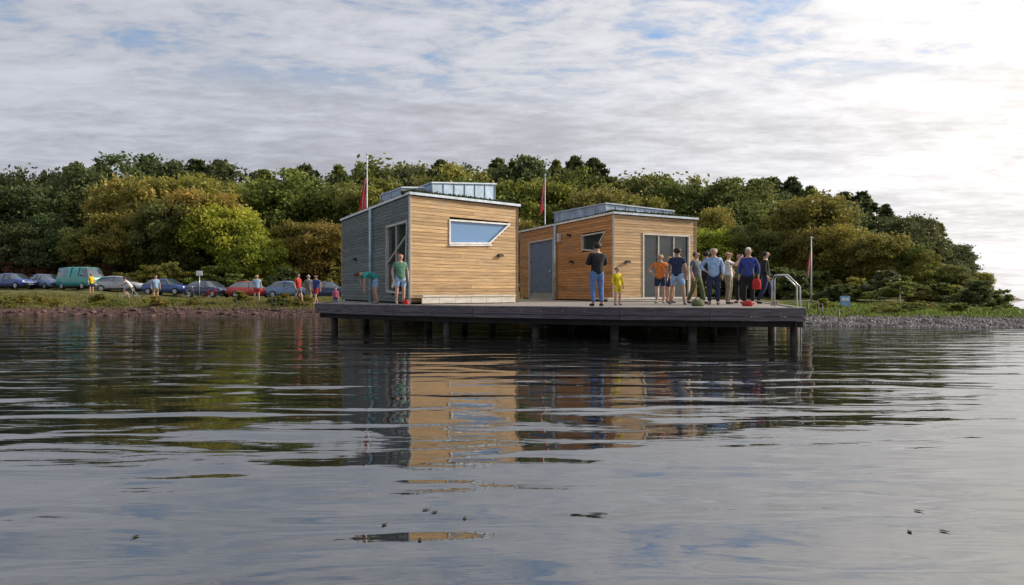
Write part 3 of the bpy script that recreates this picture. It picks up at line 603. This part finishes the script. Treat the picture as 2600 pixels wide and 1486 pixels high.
def person(px, d, h, rz, label, top, bottom, hair='brown', pose='stand', shorts=True, skin=None, group=None, cap=None, z=None, sleeve='short', dress=None):
    """figure built on a 1.75 m skeleton facing -Y (towards the water) before turning by rz"""
    sk = skin or SKIN; x = (px-CX)/F*d; zz = z if z is not None else DZ+.002
    o = empty('person', (x, d, zz), rz, label, 'person', group); k = h/1.75; o.scale = (k*1.13, k*1.13, k)
    J = dict(pel=(0, 0, .95), sp=(0, .01, 1.13), ch=(0, .015, 1.33), nk=(0, .01, 1.48), n2=(0, -.005, 1.54), hd=(0, -.02, 1.63), ht=(0, -.005, 1.705),
             sL=(.165, .015, 1.40), eL=(.235, .03, 1.14), wL=(.235, -.05, .91), pL=(.23, -.075, .84), sR=(-.165, .015, 1.40), eR=(-.235, .03, 1.14), wR=(-.235, -.05, .91), pR=(-.23, -.075, .84),
             hL=(.09, 0, .90), kL=(.105, -.02, .50), aL=(.11, .03, .085), tL=(.135, -.13, .035), hR=(-.09, 0, .90), kR=(-.105, -.02, .50), aR=(-.11, .03, .085), tR=(-.135, -.13, .035))
    if pose == 'step': J.update(kL=(.10, -.12, .52), aL=(.11, -.20, .085), tL=(.12, -.36, .035), kR=(-.10, .05, .50), aR=(-.11, .22, .10), tR=(-.12, .08, .035), eL=(.23, .12, 1.17), wL=(.22, .10, .93), pL=(.22, .10, .86))
    if pose == 'wide': J.update(kL=(.16, -.02, .50), aL=(.20, .03, .085), tL=(.23, -.13, .035), kR=(-.16, -.02, .5), aR=(-.20, .03, .085), tR=(-.23, -.13, .035))
    if pose == 'photo': J.update(eL=(.22, -.20, 1.28), wL=(.10, -.33, 1.46), pL=(.07, -.36, 1.52), eR=(-.22, -.20, 1.28), wR=(-.10, -.33, 1.46), pR=(-.07, -.36, 1.52))
    if pose == 'hip': J.update(eR=(-.36, .06, 1.18), wR=(-.19, -.02, 1.03), pR=(-.15, -.05, .99))
    if pose == 'fold': J.update(eL=(.24, -.03, 1.15), wL=(.04, -.19, 1.20), pL=(-.04, -.2, 1.22), eR=(-.24, -.03, 1.15), wR=(-.04, -.22, 1.16), pR=(.04, -.23, 1.15))
    if pose == 'carry': J.update(eL=(.27, 0, 1.15), wL=(.27, -.02, .90), pL=(.27, -.025, .83))
    if pose == 'bend':
        J.update(sp=(0, -.14, 1.06), ch=(0, -.33, 1.09), nk=(0, -.47, 1.10), n2=(0, -.53, 1.09), hd=(0, -.61, 1.05), ht=(0, -.68, 1.02), sL=(.175, -.41, 1.08), sR=(-.175, -.41, 1.08), eL=(.2, -.46, .80), wL=(.14, -.42, .56), pL=(.12, -.42, .5), eR=(-.2, -.46, .80), wR=(-.14, -.36, .58), pR=(-.12, -.35, .51), kL=(.105, -.06, .5), kR=(-.105, -.05, .5))
    if pose == 'sitbike':
        J.update(sp=(0, -.10, 1.10), ch=(0, -.22, 1.27), nk=(0, -.30, 1.40), n2=(0, -.33, 1.46), hd=(0, -.37, 1.55), ht=(0, -.37, 1.63), sL=(.17, -.25, 1.34), sR=(-.17, -.25, 1.34), eL=(.22, -.42, 1.14), wL=(.22, -.60, 1.03), pL=(.22, -.66, 1.02), eR=(-.22, -.42, 1.14), wR=(-.22, -.60, 1.03), pR=(-.22, -.66, 1.02),
                 kL=(.10, -.36, .72), aL=(.10, -.24, .34), tL=(.10, -.38, .27), kR=(-.10, -.30, .56), aR=(-.10, -.10, .18), tR=(-.10, -.26, .13))
    V, E, Rd, ix = [], [], [], {}
    def add(n, p, r, to=None):
        ix[n] = len(V); V.append(Vector(p)); Rd.append(r)
        if to is not None: E.append((ix[to], ix[n]))
    j = lambda n: Vector(J[n])
    add('pel', j('pel'), (.135, .10)); add('sp', j('sp'), (.125, .095), 'pel'); add('ch', j('ch'), (.145, .105), 'sp'); add('nk', j('nk'), .062, 'ch'); add('n2', j('n2'), .052, 'nk'); add('hd', j('hd'), (.078, .094), 'n2'); add('ht', j('ht'), (.066, .078), 'hd')
    up_ = (j('ht')-j('hd')).normalized(); fw = Vector((0, -1, 0)); fw = (fw-up_*fw.dot(up_)).normalized() if abs(up_.y) < .9 else Vector((0, 0, -1))
    for s_ in 'LR':
        add('s'+s_, j('s'+s_), .058, 'ch'); add('u'+s_, j('s'+s_).lerp(j('e'+s_), .5), .047, 's'+s_); add('e'+s_, j('e'+s_), .038, 'u'+s_); add('f'+s_, j('e'+s_).lerp(j('w'+s_), .4), .037, 'e'+s_); add('w'+s_, j('w'+s_), .025, 'f'+s_); add('p'+s_, j('p'+s_), (.034, .02), 'w'+s_)
        t = (j('p'+s_)-j('w'+s_)).normalized(); sd_ = Vector((0, 1, 0)); sd_ = (sd_-t*sd_.dot(t)).normalized(); nn = t.cross(sd_)
        for q, (o_, l_) in enumerate(((-.026, .062), (-.009, .074), (.009, .070), (.026, .054))):
            b0 = j('p'+s_)+sd_*o_+t*.02; add(f'g{s_}{q}a', b0+t*l_*.5, .0095, 'p'+s_); add(f'g{s_}{q}b', b0+t*l_+nn*(.018 if s_ == 'L' else -.018), .008, f'g{s_}{q}a')
        add(f'th{s_}', j('p'+s_)-sd_*.045-t*.005, .011, 'p'+s_); add(f'tt{s_}', j('p'+s_)-sd_*.058+t*.035, .009, f'th{s_}')
        add('h'+s_, j('h'+s_), .088, 'pel'); add('q'+s_, j('h'+s_).lerp(j('k'+s_), .5), .074, 'h'+s_); add('k'+s_, j('k'+s_), .054, 'q'+s_); add('c'+s_, j('k'+s_).lerp(j('a'+s_), .35), .056, 'k'+s_); add('a'+s_, j('a'+s_), .036, 'c'+s_); add('t'+s_, j('t'+s_), (.042, .026), 'a'+s_)
    add('nose', j('hd')+fw*.105+up_*-.012, .014, 'hd'); add('earL', j('hd')+Vector((.088, 0, 0)), (.012, .02), 'hd'); add('earR', j('hd')-Vector((.088, 0, 0)), (.012, .02), 'hd')
    body = skinned('body', V, E, Rd, sk, o)
    def cover(name, names, rad, m, parent=o):
        P_ = [V[ix[n]] if isinstance(n, str) else n for n in names]; return P_
    # shirt
    if top:
        Vn, En, Rn = [], [], []
        def a2(p, r, to=None): Vn.append(p); Rn.append(r); (En.append((to, len(Vn)-1)) if to is not None else None); return len(Vn)-1
        low = j('pel').lerp(j('sp'), -.75)
        i0 = a2(low, (.19, .155)); i_ = a2(j('pel').lerp(j('sp'), .2), (.172, .142), i0); i1 = a2(j('sp'), (.160, .130), i_); i2 = a2(j('ch'), (.172, .135), i1); a2(j('nk').lerp(j('ch'), .25), .085, i2)
        for s_ in 'LR':
            q = a2(j('s'+s_), .068, i2)
            if sleeve == 'long': q = a2(j('s'+s_).lerp(j('e'+s_), .5), .066, q); q = a2(j('e'+s_), .056, q); q = a2(j('e'+s_).lerp(j('w'+s_), .9), .042, q)
            else: q = a2(j('s'+s_).lerp(j('e'+s_), .6), .064, q)
        skinned('shirt' if sleeve == 'short' else 'jacket', Vn, En, Rn, CL[top], o)
    if bottom:
        Vn, En, Rn = [], [], []
        def a3(p, r, to=None): Vn.append(p); Rn.append(r); (En.append((to, len(Vn)-1)) if to is not None else None); return len(Vn)-1
        i0 = a3(j('pel').lerp(j('sp'), .6), (.155, .125)); i1 = a3(j('pel').lerp(j('hL'), .0)+Vector((0, 0, -.04)), (.165, .135), i0)
        for s_ in 'LR':
            q = a3(j('h'+s_)-Vector((0, 0, .06)), .103, i1); q = a3(j('h'+s_).lerp(j('k'+s_), .5), .09, q); q = a3(j('h'+s_).lerp(j('k'+s_), .82), .08, q)
            if not shorts: q = a3(j('k'+s_), .073, q); q = a3(j('k'+s_).lerp(j('a'+s_), .5), .066, q); q = a3(j('a'+s_)+Vector((0, 0, .02)), .058, q)
        skinned('shorts' if shorts else 'trousers', Vn, En, Rn, CL[bottom], o)
        for s_ in 'LR':
            a_, t_ = j('a'+s_), j('t'+s_); skinned('shoe', [a_+Vector((0, .03, -.035)), a_.lerp(t_, .5)+Vector((0, 0, -.012)), t_+Vector((0, 0, .012))], [(0, 1), (1, 2)], [(.047, .042), (.05, .042), (.047, .034)], CL['black'] if not shorts else CL['grey'], o)
    hc = j('hd')
    hs_ = [hc-fw*.05-up_*.055, hc-fw*.045+up_*.01, hc-fw*.02+up_*.055, hc+fw*.02+up_*.088]
    if cap: skinned('cap', [hc-fw*.01+up_*.075, hc+fw*.02+up_*.10, hc+fw*.10+up_*.07], [(0, 1), (1, 2)], [.098, .07, (.065, .014)], CL[cap], o)
    skinned('hair', hs_, [(0, 1), (1, 2), (2, 3)], [(.085, .075), (.112, .10), (.116, .112), (.085, .06)], HAIR[hair], o)
    for sgn in (-1, 1):
        b = B(); b.ball(hc+fw*.088+up_*.012+Vector((sgn*.032, 0, 0)), .011, 6, 4); b.obj('eye', CL['black'], o, True)
    b = B(); b.ball(hc+fw*.088-up_*.045, .02, 6, 4, (1, .4, .35)); b.obj('mouth', CL['red'], o, True)
    return o
PI = math.pi
def bag(px, d, w, h, m, label, z=None, x_y=None):
    x = (px-CX)/F*d; o = empty('bag', (x, d, z if z is not None else DZ+.003), random.uniform(-.5, .5), label, 'bag')
    b = B(); n = 10
    prof = [(0, .80), (.06, 1.), (.55, 1.02), (.85, .85), (1., .55)]
    for i, (t, s_) in enumerate(prof):
        for q in range(n):
            a = 2*PI*q/n; b.v.append((math.copysign(abs(math.cos(a))**.6, math.cos(a))*w/2*s_, math.copysign(abs(math.sin(a))**.6, math.sin(a))*w*.32*s_, h*t))
    for i in range(len(prof)-1):
        for q in range(n): b.f.append((i*n+q, i*n+(q+1) % n, (i+1)*n+(q+1) % n, (i+1)*n+q)); b.mi.append(0)
    b.f += [tuple(range(n))[::-1], tuple(range((len(prof)-1)*n, len(prof)*n))]; b.mi += [0, 0]; b.obj('body', m, o, True)
    b = B(); b.tube([(w*.25*math.cos(a), 0, h*.95+h*.35*math.sin(a)) for a in np.linspace(0, PI, 9)], .012, 6); b.obj('strap', CL['black'], o, True)
    return o
person(955, 25.2, 1.60, R(-62), 'person in a teal top bending forward beside the grey cabin wall', 'teal', 'sky', 'brown', 'bend')
person(1016, 23.6, 1.62, R(24), 'red-haired person in a blue-green shirt standing at the cabin corner', 'green', 'sky', 'red', 'stand')
person(1516, 20.9, 1.80, R(196), 'person in a black jacket and blue jeans standing with back to the water', 'black', 'denim', 'dark', 'fold', False, sleeve='long')
person(1568, 22.6, 1.16, R(30), 'child in a bright yellow jacket on the deck beside the person in jeans', 'yellow', 'yellow', 'brown', 'stand', True, sleeve='long')
person(1676, 25.6, 1.70, R(-20), 'person in an orange shirt and navy shorts by the glass doors', 'orange', 'navy', 'blond', 'hip', True)
person(1720, 23.2, 1.78, R(150), 'person in a navy shirt and light blue shorts standing legs apart', 'navy', 'sky', 'dark', 'wide', True, SKIN2)
person(1768, 24.8, 1.74, R(40), 'person in a dark grey shirt and olive trousers near the glass doors', 'grey', 'olive', 'brown', 'step', False)
person(1812, 23.0, 1.76, R(-15), 'person in a pale blue jacket and navy trousers in the group on the deck', 'sky', 'navy', 'grey', 'hip', False, sleeve='long')
person(1850, 24.4, 1.72, R(60), 'person in a white shirt with both hands raised', 'white', 'khaki', 'blond', 'photo', False)
person(1900, 23.3, 1.77, R(-30), 'person in a royal blue jacket and black trousers holding a red bag', 'blue', 'black', 'brown', 'carry', False, sleeve='long', cap='white')
person(1944, 24.2, 1.73, R(70), 'person in a black top and navy trousers walking at the deck edge', 'black', 'navy', 'dark', 'step', False, sleeve='long')
person(1792, 25.6, 1.80, R(170), 'person in a black shirt and dark trousers half hidden in the group on the deck', 'black', 'black', 'dark', 'fold', False, SKIN2)
person(1878, 25.4, 1.70, R(-60), 'person in an olive top and black trousers behind the royal blue jacket', 'olive', 'black', 'brown', 'hip', False)
person(1702, 26.4, 1.66, R(30), 'person in a grey shirt close to the glass doors behind the navy shirt', 'grey', 'navy', 'blond', 'fold', True)
rb = bag(1921, 23.0, .26, .34, CL['red'], 'red carrier bag hanging from the hand of the person in royal blue', z=DZ+.48)
bag(1772, 21.4, .36, .2, CL['olive'], 'olive green holdall lying near the deck edge'); bag(1898, 21.4, .30, .15, CL['red'], 'red sports bag lying near the deck edge')
bag(1030, 23.2, .2, .16, CL['red'], 'small red bag at the feet of the red-haired person')
gp = lambda px, d: gz((px-CX)/F*d, d)
person(652, 47, 1.72, R(20), 'person in a sky blue shirt and red shorts on the left bank', 'sky', 'red', 'blond', 'stand', True, z=gp(652, 47))
person(802, 43, 1.70, R(-30), 'person in a blue shirt and red shorts on the path left of the cabins', 'blue', 'red', 'brown', 'step', True, z=gp(802, 43))
person(757, 44, 1.74, R(60), 'person in a dark red shirt and grey shorts walking on the path', 'red', 'grey', 'dark', 'step', True, z=gp(757, 44))
person(783, 46, 1.70, R(200), 'person in grey with a white cap standing on the path', 'grey', 'khaki', 'grey', 'stand', False, cap='white', z=gp(783, 46))
person(852, 41, 1.05, R(10), 'small child in a pink top on the grass by the deck', 'pink', 'blue', 'blond', 'stand', True, z=gp(852, 41))
person(232, 62, 1.72, R(60), 'person in a yellow shirt beside the teal van', 'yellow', 'navy', 'brown', 'stand', True, z=gp(232, 62))
person(395, 50, 1.75, R(40), 'person in a pale blue shirt standing on the left grass bank', 'sky', 'khaki', 'brown', 'stand', True, z=gp(395, 50))
# cyclist
def bicycle(px, d, rz, label, m):
    x = (px-CX)/F*d; o = empty('bicycle', (x, d, gz(x, d)), rz, label, 'bicycle')
    for y in (-.52, .52):
        b = B(); b.ring((0, y, .34), (1, 0, 0), .32, .018, 24, 6); w = b.obj('wheel', M['rubber'], o, True)
        b = B()
        for i in range(8): a = PI*i/8; b.tube([(0, y+math.cos(a)*.3, .34+math.sin(a)*.3), (0, y-math.cos(a)*.3, .34-math.sin(a)*.3)], .003, 4)
        b.obj('spokes', M['rim'], w)
    b = B()
    for p, q in (((0, .52, .34), (0, .12, .30)), ((0, .12, .30), (0, .20, .82)), ((0, .12, .30), (0, -.36, .74)), ((0, .19, .76), (0, -.34, .84)), ((0, .52, .34), (0, .19, .78)), ((0, -.52, .34), (0, -.34, .98))): b.tube([p, q], .017, 6)
    b.obj('frame', m, o, True)
    b = B(); b.tube([(-.27, -.30, 1.0), (-.1, -.37, 1.02), (.1, -.37, 1.02), (.27, -.30, 1.0)], .013, 6); b.obj('handlebar', M['steel'], o, True)
    b = B(); b.ball((0, .22, .9), .12, 8, 6, (.7, 1.1, .35)); b.obj('saddle', M['plastic'], o, True)
    b = B(); b.tube([(-.03, .12, .30), (.03, .12, .30)], .09, 12); b.obj('chainset', M['rim'], o); return o
bicycle(330, 52, R(-80), 'white bicycle ridden along the path on the left bank', M['white'])
person(332, 52.0, 1.74, R(-80), 'cyclist in a white shirt riding the white bicycle', 'white', 'grey', 'brown', 'sitbike', True, z=gp(330, 52))
bicycle(480, 58, R(70), 'dark blue bicycle parked in front of the cars', M['door'])
bicycle(535, 58, R(100), 'red bicycle parked in front of the cars', M['red'])
# ---------------------------------------------------------------- vehicles
def car(px, d, rz, paint, label, van=False, name='parked_car'):
    x = (px-CX)/F*d; o = empty(name, (x, d, gz(x, d)+.02), rz, label, 'van' if van else 'car', 'vehicles in the car park')
    if van: st = [(-2.3, .45, .95, 1.02, .78), (-2.22, .32, 1.05, 1.12, .86), (-1.75, .30, 1.12, 1.92, .88), (-1.2, .28, 1.14, 2.02, .9), (.8, .28, 1.14, 2.04, .9), (2.1, .30, 1.14, 1.98, .88), (2.28, .38, 1.1, 1.80, .84)]
    else: st = [(-2.1, .42, .62, .62, .70), (-1.98, .28, .76, .77, .80), (-1.05, .24, .90, .93, .86), (-.38, .22, .92, 1.40, .87), (.35, .22, .94, 1.47, .87), (1.25, .22, .95, 1.38, .87), (1.88, .28, .96, 1.0, .83), (2.08, .40, .86, .86, .74)]
    def sec(a):  # ring: bottom, sill, belt, shoulder, roof
        X, z0, zb, zr, w = a; wr = w*.76 if zr-zb > .3 else w*.95
        return [(-w*.9, z0), (-w, z0+.16), (-w*1.0, (z0+zb)/2), (-w*.96, zb), (-wr, zr-.06), (-wr*.85, zr), (wr*.85, zr), (wr, zr-.06), (w*.96, zb), (w, (z0+zb)/2), (w, z0+.16), (w*.9, z0)]
    b = B(); n = 12
    for a in st: b.v += [(y_, a[0], z_) for y_, z_ in sec(a)]      # long axis along Y, front at -Y
    for i in range(len(st)-1):
        for q in range(n):
            f = (i*n+q, i*n+(q+1) % n, (i+1)*n+(q+1) % n, (i+1)*n+q); b.f.append(f)
            tall = st[i][3]-st[i][2] > .3 or st[i+1][3]-st[i+1][2] > .3; both = st[i][3]-st[i][2] > .3 and st[i+1][3]-st[i+1][2] > .3
            b.mi.append(1 if (q in (3, 7) and tall and not (van and 3 <= i <= 3)) or (q in (4, 5, 6) and tall and not both) else 0)
    b.f += [tuple(range(n))[::-1], tuple(range((len(st)-1)*n, len(st)*n))]; b.mi += [0, 0]
    body = b.obj('body', [paint, M['carglass']], o, True)
    wy = (-1.32, 1.32) if not van else (-1.45, 1.4); r = .32
    for y in wy:
        for s_ in (-1, 1):
            b = B(); b.tube([(s_*.70, y, r), (s_*.89, y, r)], r, 18); t = b.obj('wheel', M['rubber'], o)
            b = B(); b.tube([(s_*.86, y, r), (s_*.905, y, r)], r*.62, 12); b.obj('rim', M['rim'], t)
    f0, f1 = st[1][0], st[-2][0]
    for s_ in (-1, 1):
        b = B(); b.ball((s_*.6, f0-.02, .68 if not van else .82), .13, 8, 6, (1.2, .5, .7)); b.obj('headlight', M['lamp'], o, True)
        b = B(); b.ball((s_*.66, f1+.1, .82), .11, 8, 6, (.8, .5, 1.1)); b.obj('tail_light', M['tail'], o, True)
        b = B(); b.ball((s_*.98, -.72 if not van else -1.5, 1.0 if not van else 1.25), .1, 8, 6, (1, .5, .7)); b.obj('mirror', M['plastic'], o, True)
    b = B(); b.box(-.66, .66, f0-.16, f0-.02, .36, .50); b.obj('bumper', M['plastic'], o, bevel=.03)
    b = B(); b.box(-.24, .24, f0-.175, f0-.163, .40, .49); b.obj('number_plate', M['white'], o)
    for s_ in (-1, 1):
        b = B(); b.box(s_*.872-.03, s_*.872+.03, wy[0]+.42, wy[1]-.42, .25, .36); b.obj('sill_trim', M['plastic'], o)
        for y in ((.3,) if not van else (-.9, .2)):
            a_ = [q for q in st if q[0] <= y][-1]; b = B(); b.tube([(s_*a_[4]*.965, y, a_[2]), (s_*a_[4]*.775, y-.04, a_[3]-.05)], .035, 6); b.obj('pillar', M['plastic'], o)
        b = B(); b.box(s_*.895-.006, s_*.895+.006, .295, .305, .42, .9); b.obj('door_gap', M['plastic'], o)
    for s_ in (-1, 1):
        b = B(); b.box(s_*.885-.012, s_*.885+.012, -.1, .06, .80, .84); b.obj('door_handle', M['plastic'], o)
def paint(n, c): return mat(n, c, .3, .05, 3., coat=.6, spec=.6)
PT = dict(blue=paint('blue_paint', (.03, .08, .30)), navy=paint('navy_paint', (.015, .03, .12)), silver=paint('silver_paint', (.42, .45, .50)), red=paint('red_paint', (.40, .02, .02)), teal=paint('teal_paint', (.02, .34, .30)), sky=paint('pale_blue_paint', (.16, .26, .46)), white=paint('white_paint_car', (.7, .7, .7)))
car(36, 69, R(70), PT['blue'], 'bright blue hatchback at the end of the parked row'); car(118, 70, R(60), PT['sky'], 'pale blue hatchback parked between the bright blue car and the teal van')
car(205, 68, R(64), PT['teal'], 'teal van with white hubs parked among the cars', True, 'parked_van')
car(305, 68, R(100), PT['silver'], 'silver hatchback parked beside the teal van'); car(425, 67, R(80), PT['blue'], 'blue hatchback parked between the silver car and the navy car')
car(530, 65, R(66), PT['navy'], 'navy hatchback parked behind the two bicycles'); car(640, 64, R(112), PT['red'], 'red hatchback parked next to the navy car')
car(742, 63, R(75), PT['sky'], 'pale blue hatchback parked right of the red car'); car(835, 63, R(95), PT['navy'], 'dark navy hatchback at the cabin end of the parked row')
# ---------------------------------------------------------------- signs, rescue post, ladder, posts
def sign(px, d, y0, y1, w, m, label, legs=2, zbase=None):
    x = (px-CX)/F*d; z = gz(x, d); o = empty('information_sign', (x, d, z), R(random.uniform(-8, 8)), label, 'sign'); za, zb = CAMZ-(y1-HZ)/F*d-z, CAMZ-(y0-HZ)/F*d-z
    b = B(); b.box(-w/2, w/2, -.02, .02, za, zb); p = b.obj('panel', m, o, bevel=.006)
    for k in range(legs):
        q = (-w*.4, w*.4)[k] if legs == 2 else 0; b = B(); b.tube([(q, .05, -.2), (q, .05, zb)], .03, 8); b.obj('post', M['steel'], o, True)
    b = B(); b.box(-w*.38, w*.38, -.026, -.0215, zb-(zb-za)*.35, zb-(zb-za)*.12); b.obj('heading_strip', M['white'], p)
    for k in range(3):
        t = za+(zb-za)*(.15+.14*k); b = B(); b.box(-w*.36, w*.3-.05*k, -.026, -.0215, t, t+(zb-za)*.05); b.obj('text_line', M['seam'], p)
sign(2146, 33, 752, 785, .45, mat('sky_blue_panel', (.16, .34, .62), .5, .05), 'sky blue information sign on two posts on the right grass bank')
sign(506, 60, 688, 700, .5, M['white'], 'small white sign on a single post in front of the parked cars', 1)
def post(px, d, h, label, m='white', r=.04, cat='post'):
    x = (px-CX)/F*d; o = empty('marker_post', (x, d, gz(x, d)), 0, label, cat, 'slim posts along the shore'); b = B(); b.tube([(0, 0, -.3), (0, 0, h)], r, 8, r*.9); b.obj('shaft', M[m], o, True); b = B(); b.tube([(0, 0, h), (0, 0, h+.03)], r*1.2, 8); b.obj('cap', M['seam'], o)
post(2285, 37, .9, 'white marker post among the shrubs on the right bank')
for px, d, h in ((2052, 30.5, .5), (2078, 29.5, .55), (2088, 29.5, .5), (2130, 28.2, .45)): post(px, d, h, 'thin dark stake at the water edge right of the deck', 'black', .022)
for px, d, h in ((600, 41, .7), (690, 40.5, .8), (700, 40, .55), (722, 40, .55), (1010, 38, .6)): post(px, d, h, 'thin dark stake on the shore left of the deck', 'black', .025)
lx, ly = 7.02, 18.6
lad = empty('swim_ladder', (lx, ly, 0), R(-12), 'shiny steel swimming ladder with curved handrails at the deck corner', 'ladder')
for s_ in (0, .52):
    b = B(); b.tube([(-.45, s_, DZ+.03), (-.45, s_, DZ+.72), (-.38, s_, DZ+.86), (-.12, s_, DZ+.86), (.18, s_, DZ+.55), (.22, s_, -.9)], .022, 8); b.obj('handrail', M['steel'], lad, True)
for k in range(5): b = B(); b.box(.19, .25, 0, .52, -.7+.3*k, -.66+.3*k); b.obj('rung', M['steel'], lad)
lad.location = (7.35, 19.6, 0)
# beach toys on the gravel right of the deck
for px, d, c, nm in ((1988, 28.5, 'yellow', 'yellow'), (2004, 28.8, 'red', 'red'), (2022, 28.0, 'teal', 'turquoise')):
    x = (px-CX)/F*d; o = empty('bucket', (x, d, gz(x, d)), 0, f'small {nm} bucket on the gravel beach right of the deck', 'bucket'); b = B(); b.tube([(0, 0, 0), (0, 0, .2)], .085, 12, .12); b.obj('pail', CL[c], o)
    b = B(); b.tube([(.11*math.cos(a), 0, .2+.12*math.sin(a)) for a in np.linspace(0, PI, 9)], .008, 5); b.obj('handle', M['white'], o)
# ---------------------------------------------------------------- stones along the waterline
def rock_mesh(seed):
    g = random.Random(seed); bm = bmesh.new(); bmesh.ops.create_icosphere(bm, subdivisions=2, radius=.5)
    ax = [Vector((g.gauss(0, 1), g.gauss(0, 1), g.gauss(0, 1))).normalized() for _ in range(9)]
    for v in bm.verts:
        for a in ax:
            t = v.co.dot(a)
            if t > .34: v.co -= a*(t-.34)
        v.co.z *= .62
    me = bpy.data.meshes.new('stone'); bm.to_mesh(me); bm.free(); me.materials.append(M['rock']); return me
M['rrock'] = mat('reddish_shore_stone', (.115, .066, .058), .8, .45, 3., bump=.05, rand=.6)
RK = [rock_mesh(i) for i in range(6)]
RR = []
for q in RK:
    q2 = q.copy(); q2.materials.clear(); q2.materials.append(M['rrock']); RR.append(q2)
def rock(x, y, s, label, group):
    o = link('stone', random.choice(RR if x < -3 else RK)); o.location = (x, y, gz(x, y)+s*.08); o.scale = (s*random.uniform(.8, 1.4), s, s*random.uniform(.7, 1.1)); o.rotation_euler = (random.uniform(-.3, .3), random.uniform(-.3, .3), random.uniform(0, 6)); tag(o, label, 'stone', group)
for i in range(110):
    x = random.uniform(-27, -5); rock(x, float(np.interp(x, SHX, SHY))+random.uniform(-.3, 2.2), random.uniform(.18, .5), 'rough reddish brown stone on the waterline left of the deck', 'stones on the left shore')
for i in range(26):
    x = random.uniform(-8.5, -4); rock(x, float(np.interp(x, SHX, SHY))+random.uniform(-2.4, 1.2), random.uniform(.4, .85), 'large dark boulder where the deck meets the bank', 'boulders beside the deck')
for i in range(60):
    x = random.uniform(8.5, 26); rock(x, float(np.interp(x, SHX, SHY))+random.uniform(-.2, 1.5), random.uniform(.1, .28), 'small grey stone on the gravel beach right of the deck', 'stones on the right shore')
# pebbles: far too many to count
def pebbles(n, xs, off, name, label):
    vs, fs = [], []
    for i in range(n):
        x = random.uniform(*xs); y = float(np.interp(x, SHX, SHY))+random.uniform(*off); z = gz(x, y); s_ = random.uniform(.03, .1); k = len(vs)
        vs += [(x-s_, y, z), (x, y-s_, z), (x+s_, y, z), (x, y+s_, z), (x, y, z+s_*.7)]; fs += [(k, k+1, k+4), (k+1, k+2, k+4), (k+2, k+3, k+4), (k+3, k, k+4)]
    me = bpy.data.meshes.new(name); me.from_pydata(vs, [], fs); me.materials.append(M['rrock' if xs[1] < 0 else 'rock']); tag(link(name, me), label, 'pebbles', kind='stuff')
pebbles(9000, (-30, -5), (-.4, 3), 'pebbles', 'brown pebbles along the left waterline'); pebbles(9000, (7, 28), (-.3, 2.2), 'pebbles', 'grey pebbles on the right gravel beach')
# floating leaves on the water
lf = mat('dead_leaf', (.035, .022, .014), .7, .3)
for px, py in ((1104, 1302), (1180, 1318), (975, 1334), (1066, 1372), (345, 1364), (2395, 1350), (2330, 1298), (1080, 1296), (2310, 1352)):
    d = F*CAMZ/(py-HZ); o_ = B(); a = random.uniform(0, 6); c_, s_ = math.cos(a), math.sin(a)
    pts = [(-.05, 0), (-.02, .022), (.02, .024), (.055, 0), (.02, -.022), (-.02, -.02)]
    o_.prism([(c_*u-s_*v, s_*u+c_*v, .004) for u, v in pts], (0, 0, .003)); o_.tube([(c_*.055, s_*.055, .006), (c_*.08, s_*.08, .009)], .0015, 5)
    q = o_.obj('floating_leaf', lf); q.location = ((px-CX)/F*d, d, 0); q.scale = (.42, .42, 1); tag(q, 'dead brown leaf floating on the open water', 'leaf', 'leaves floating on the water')
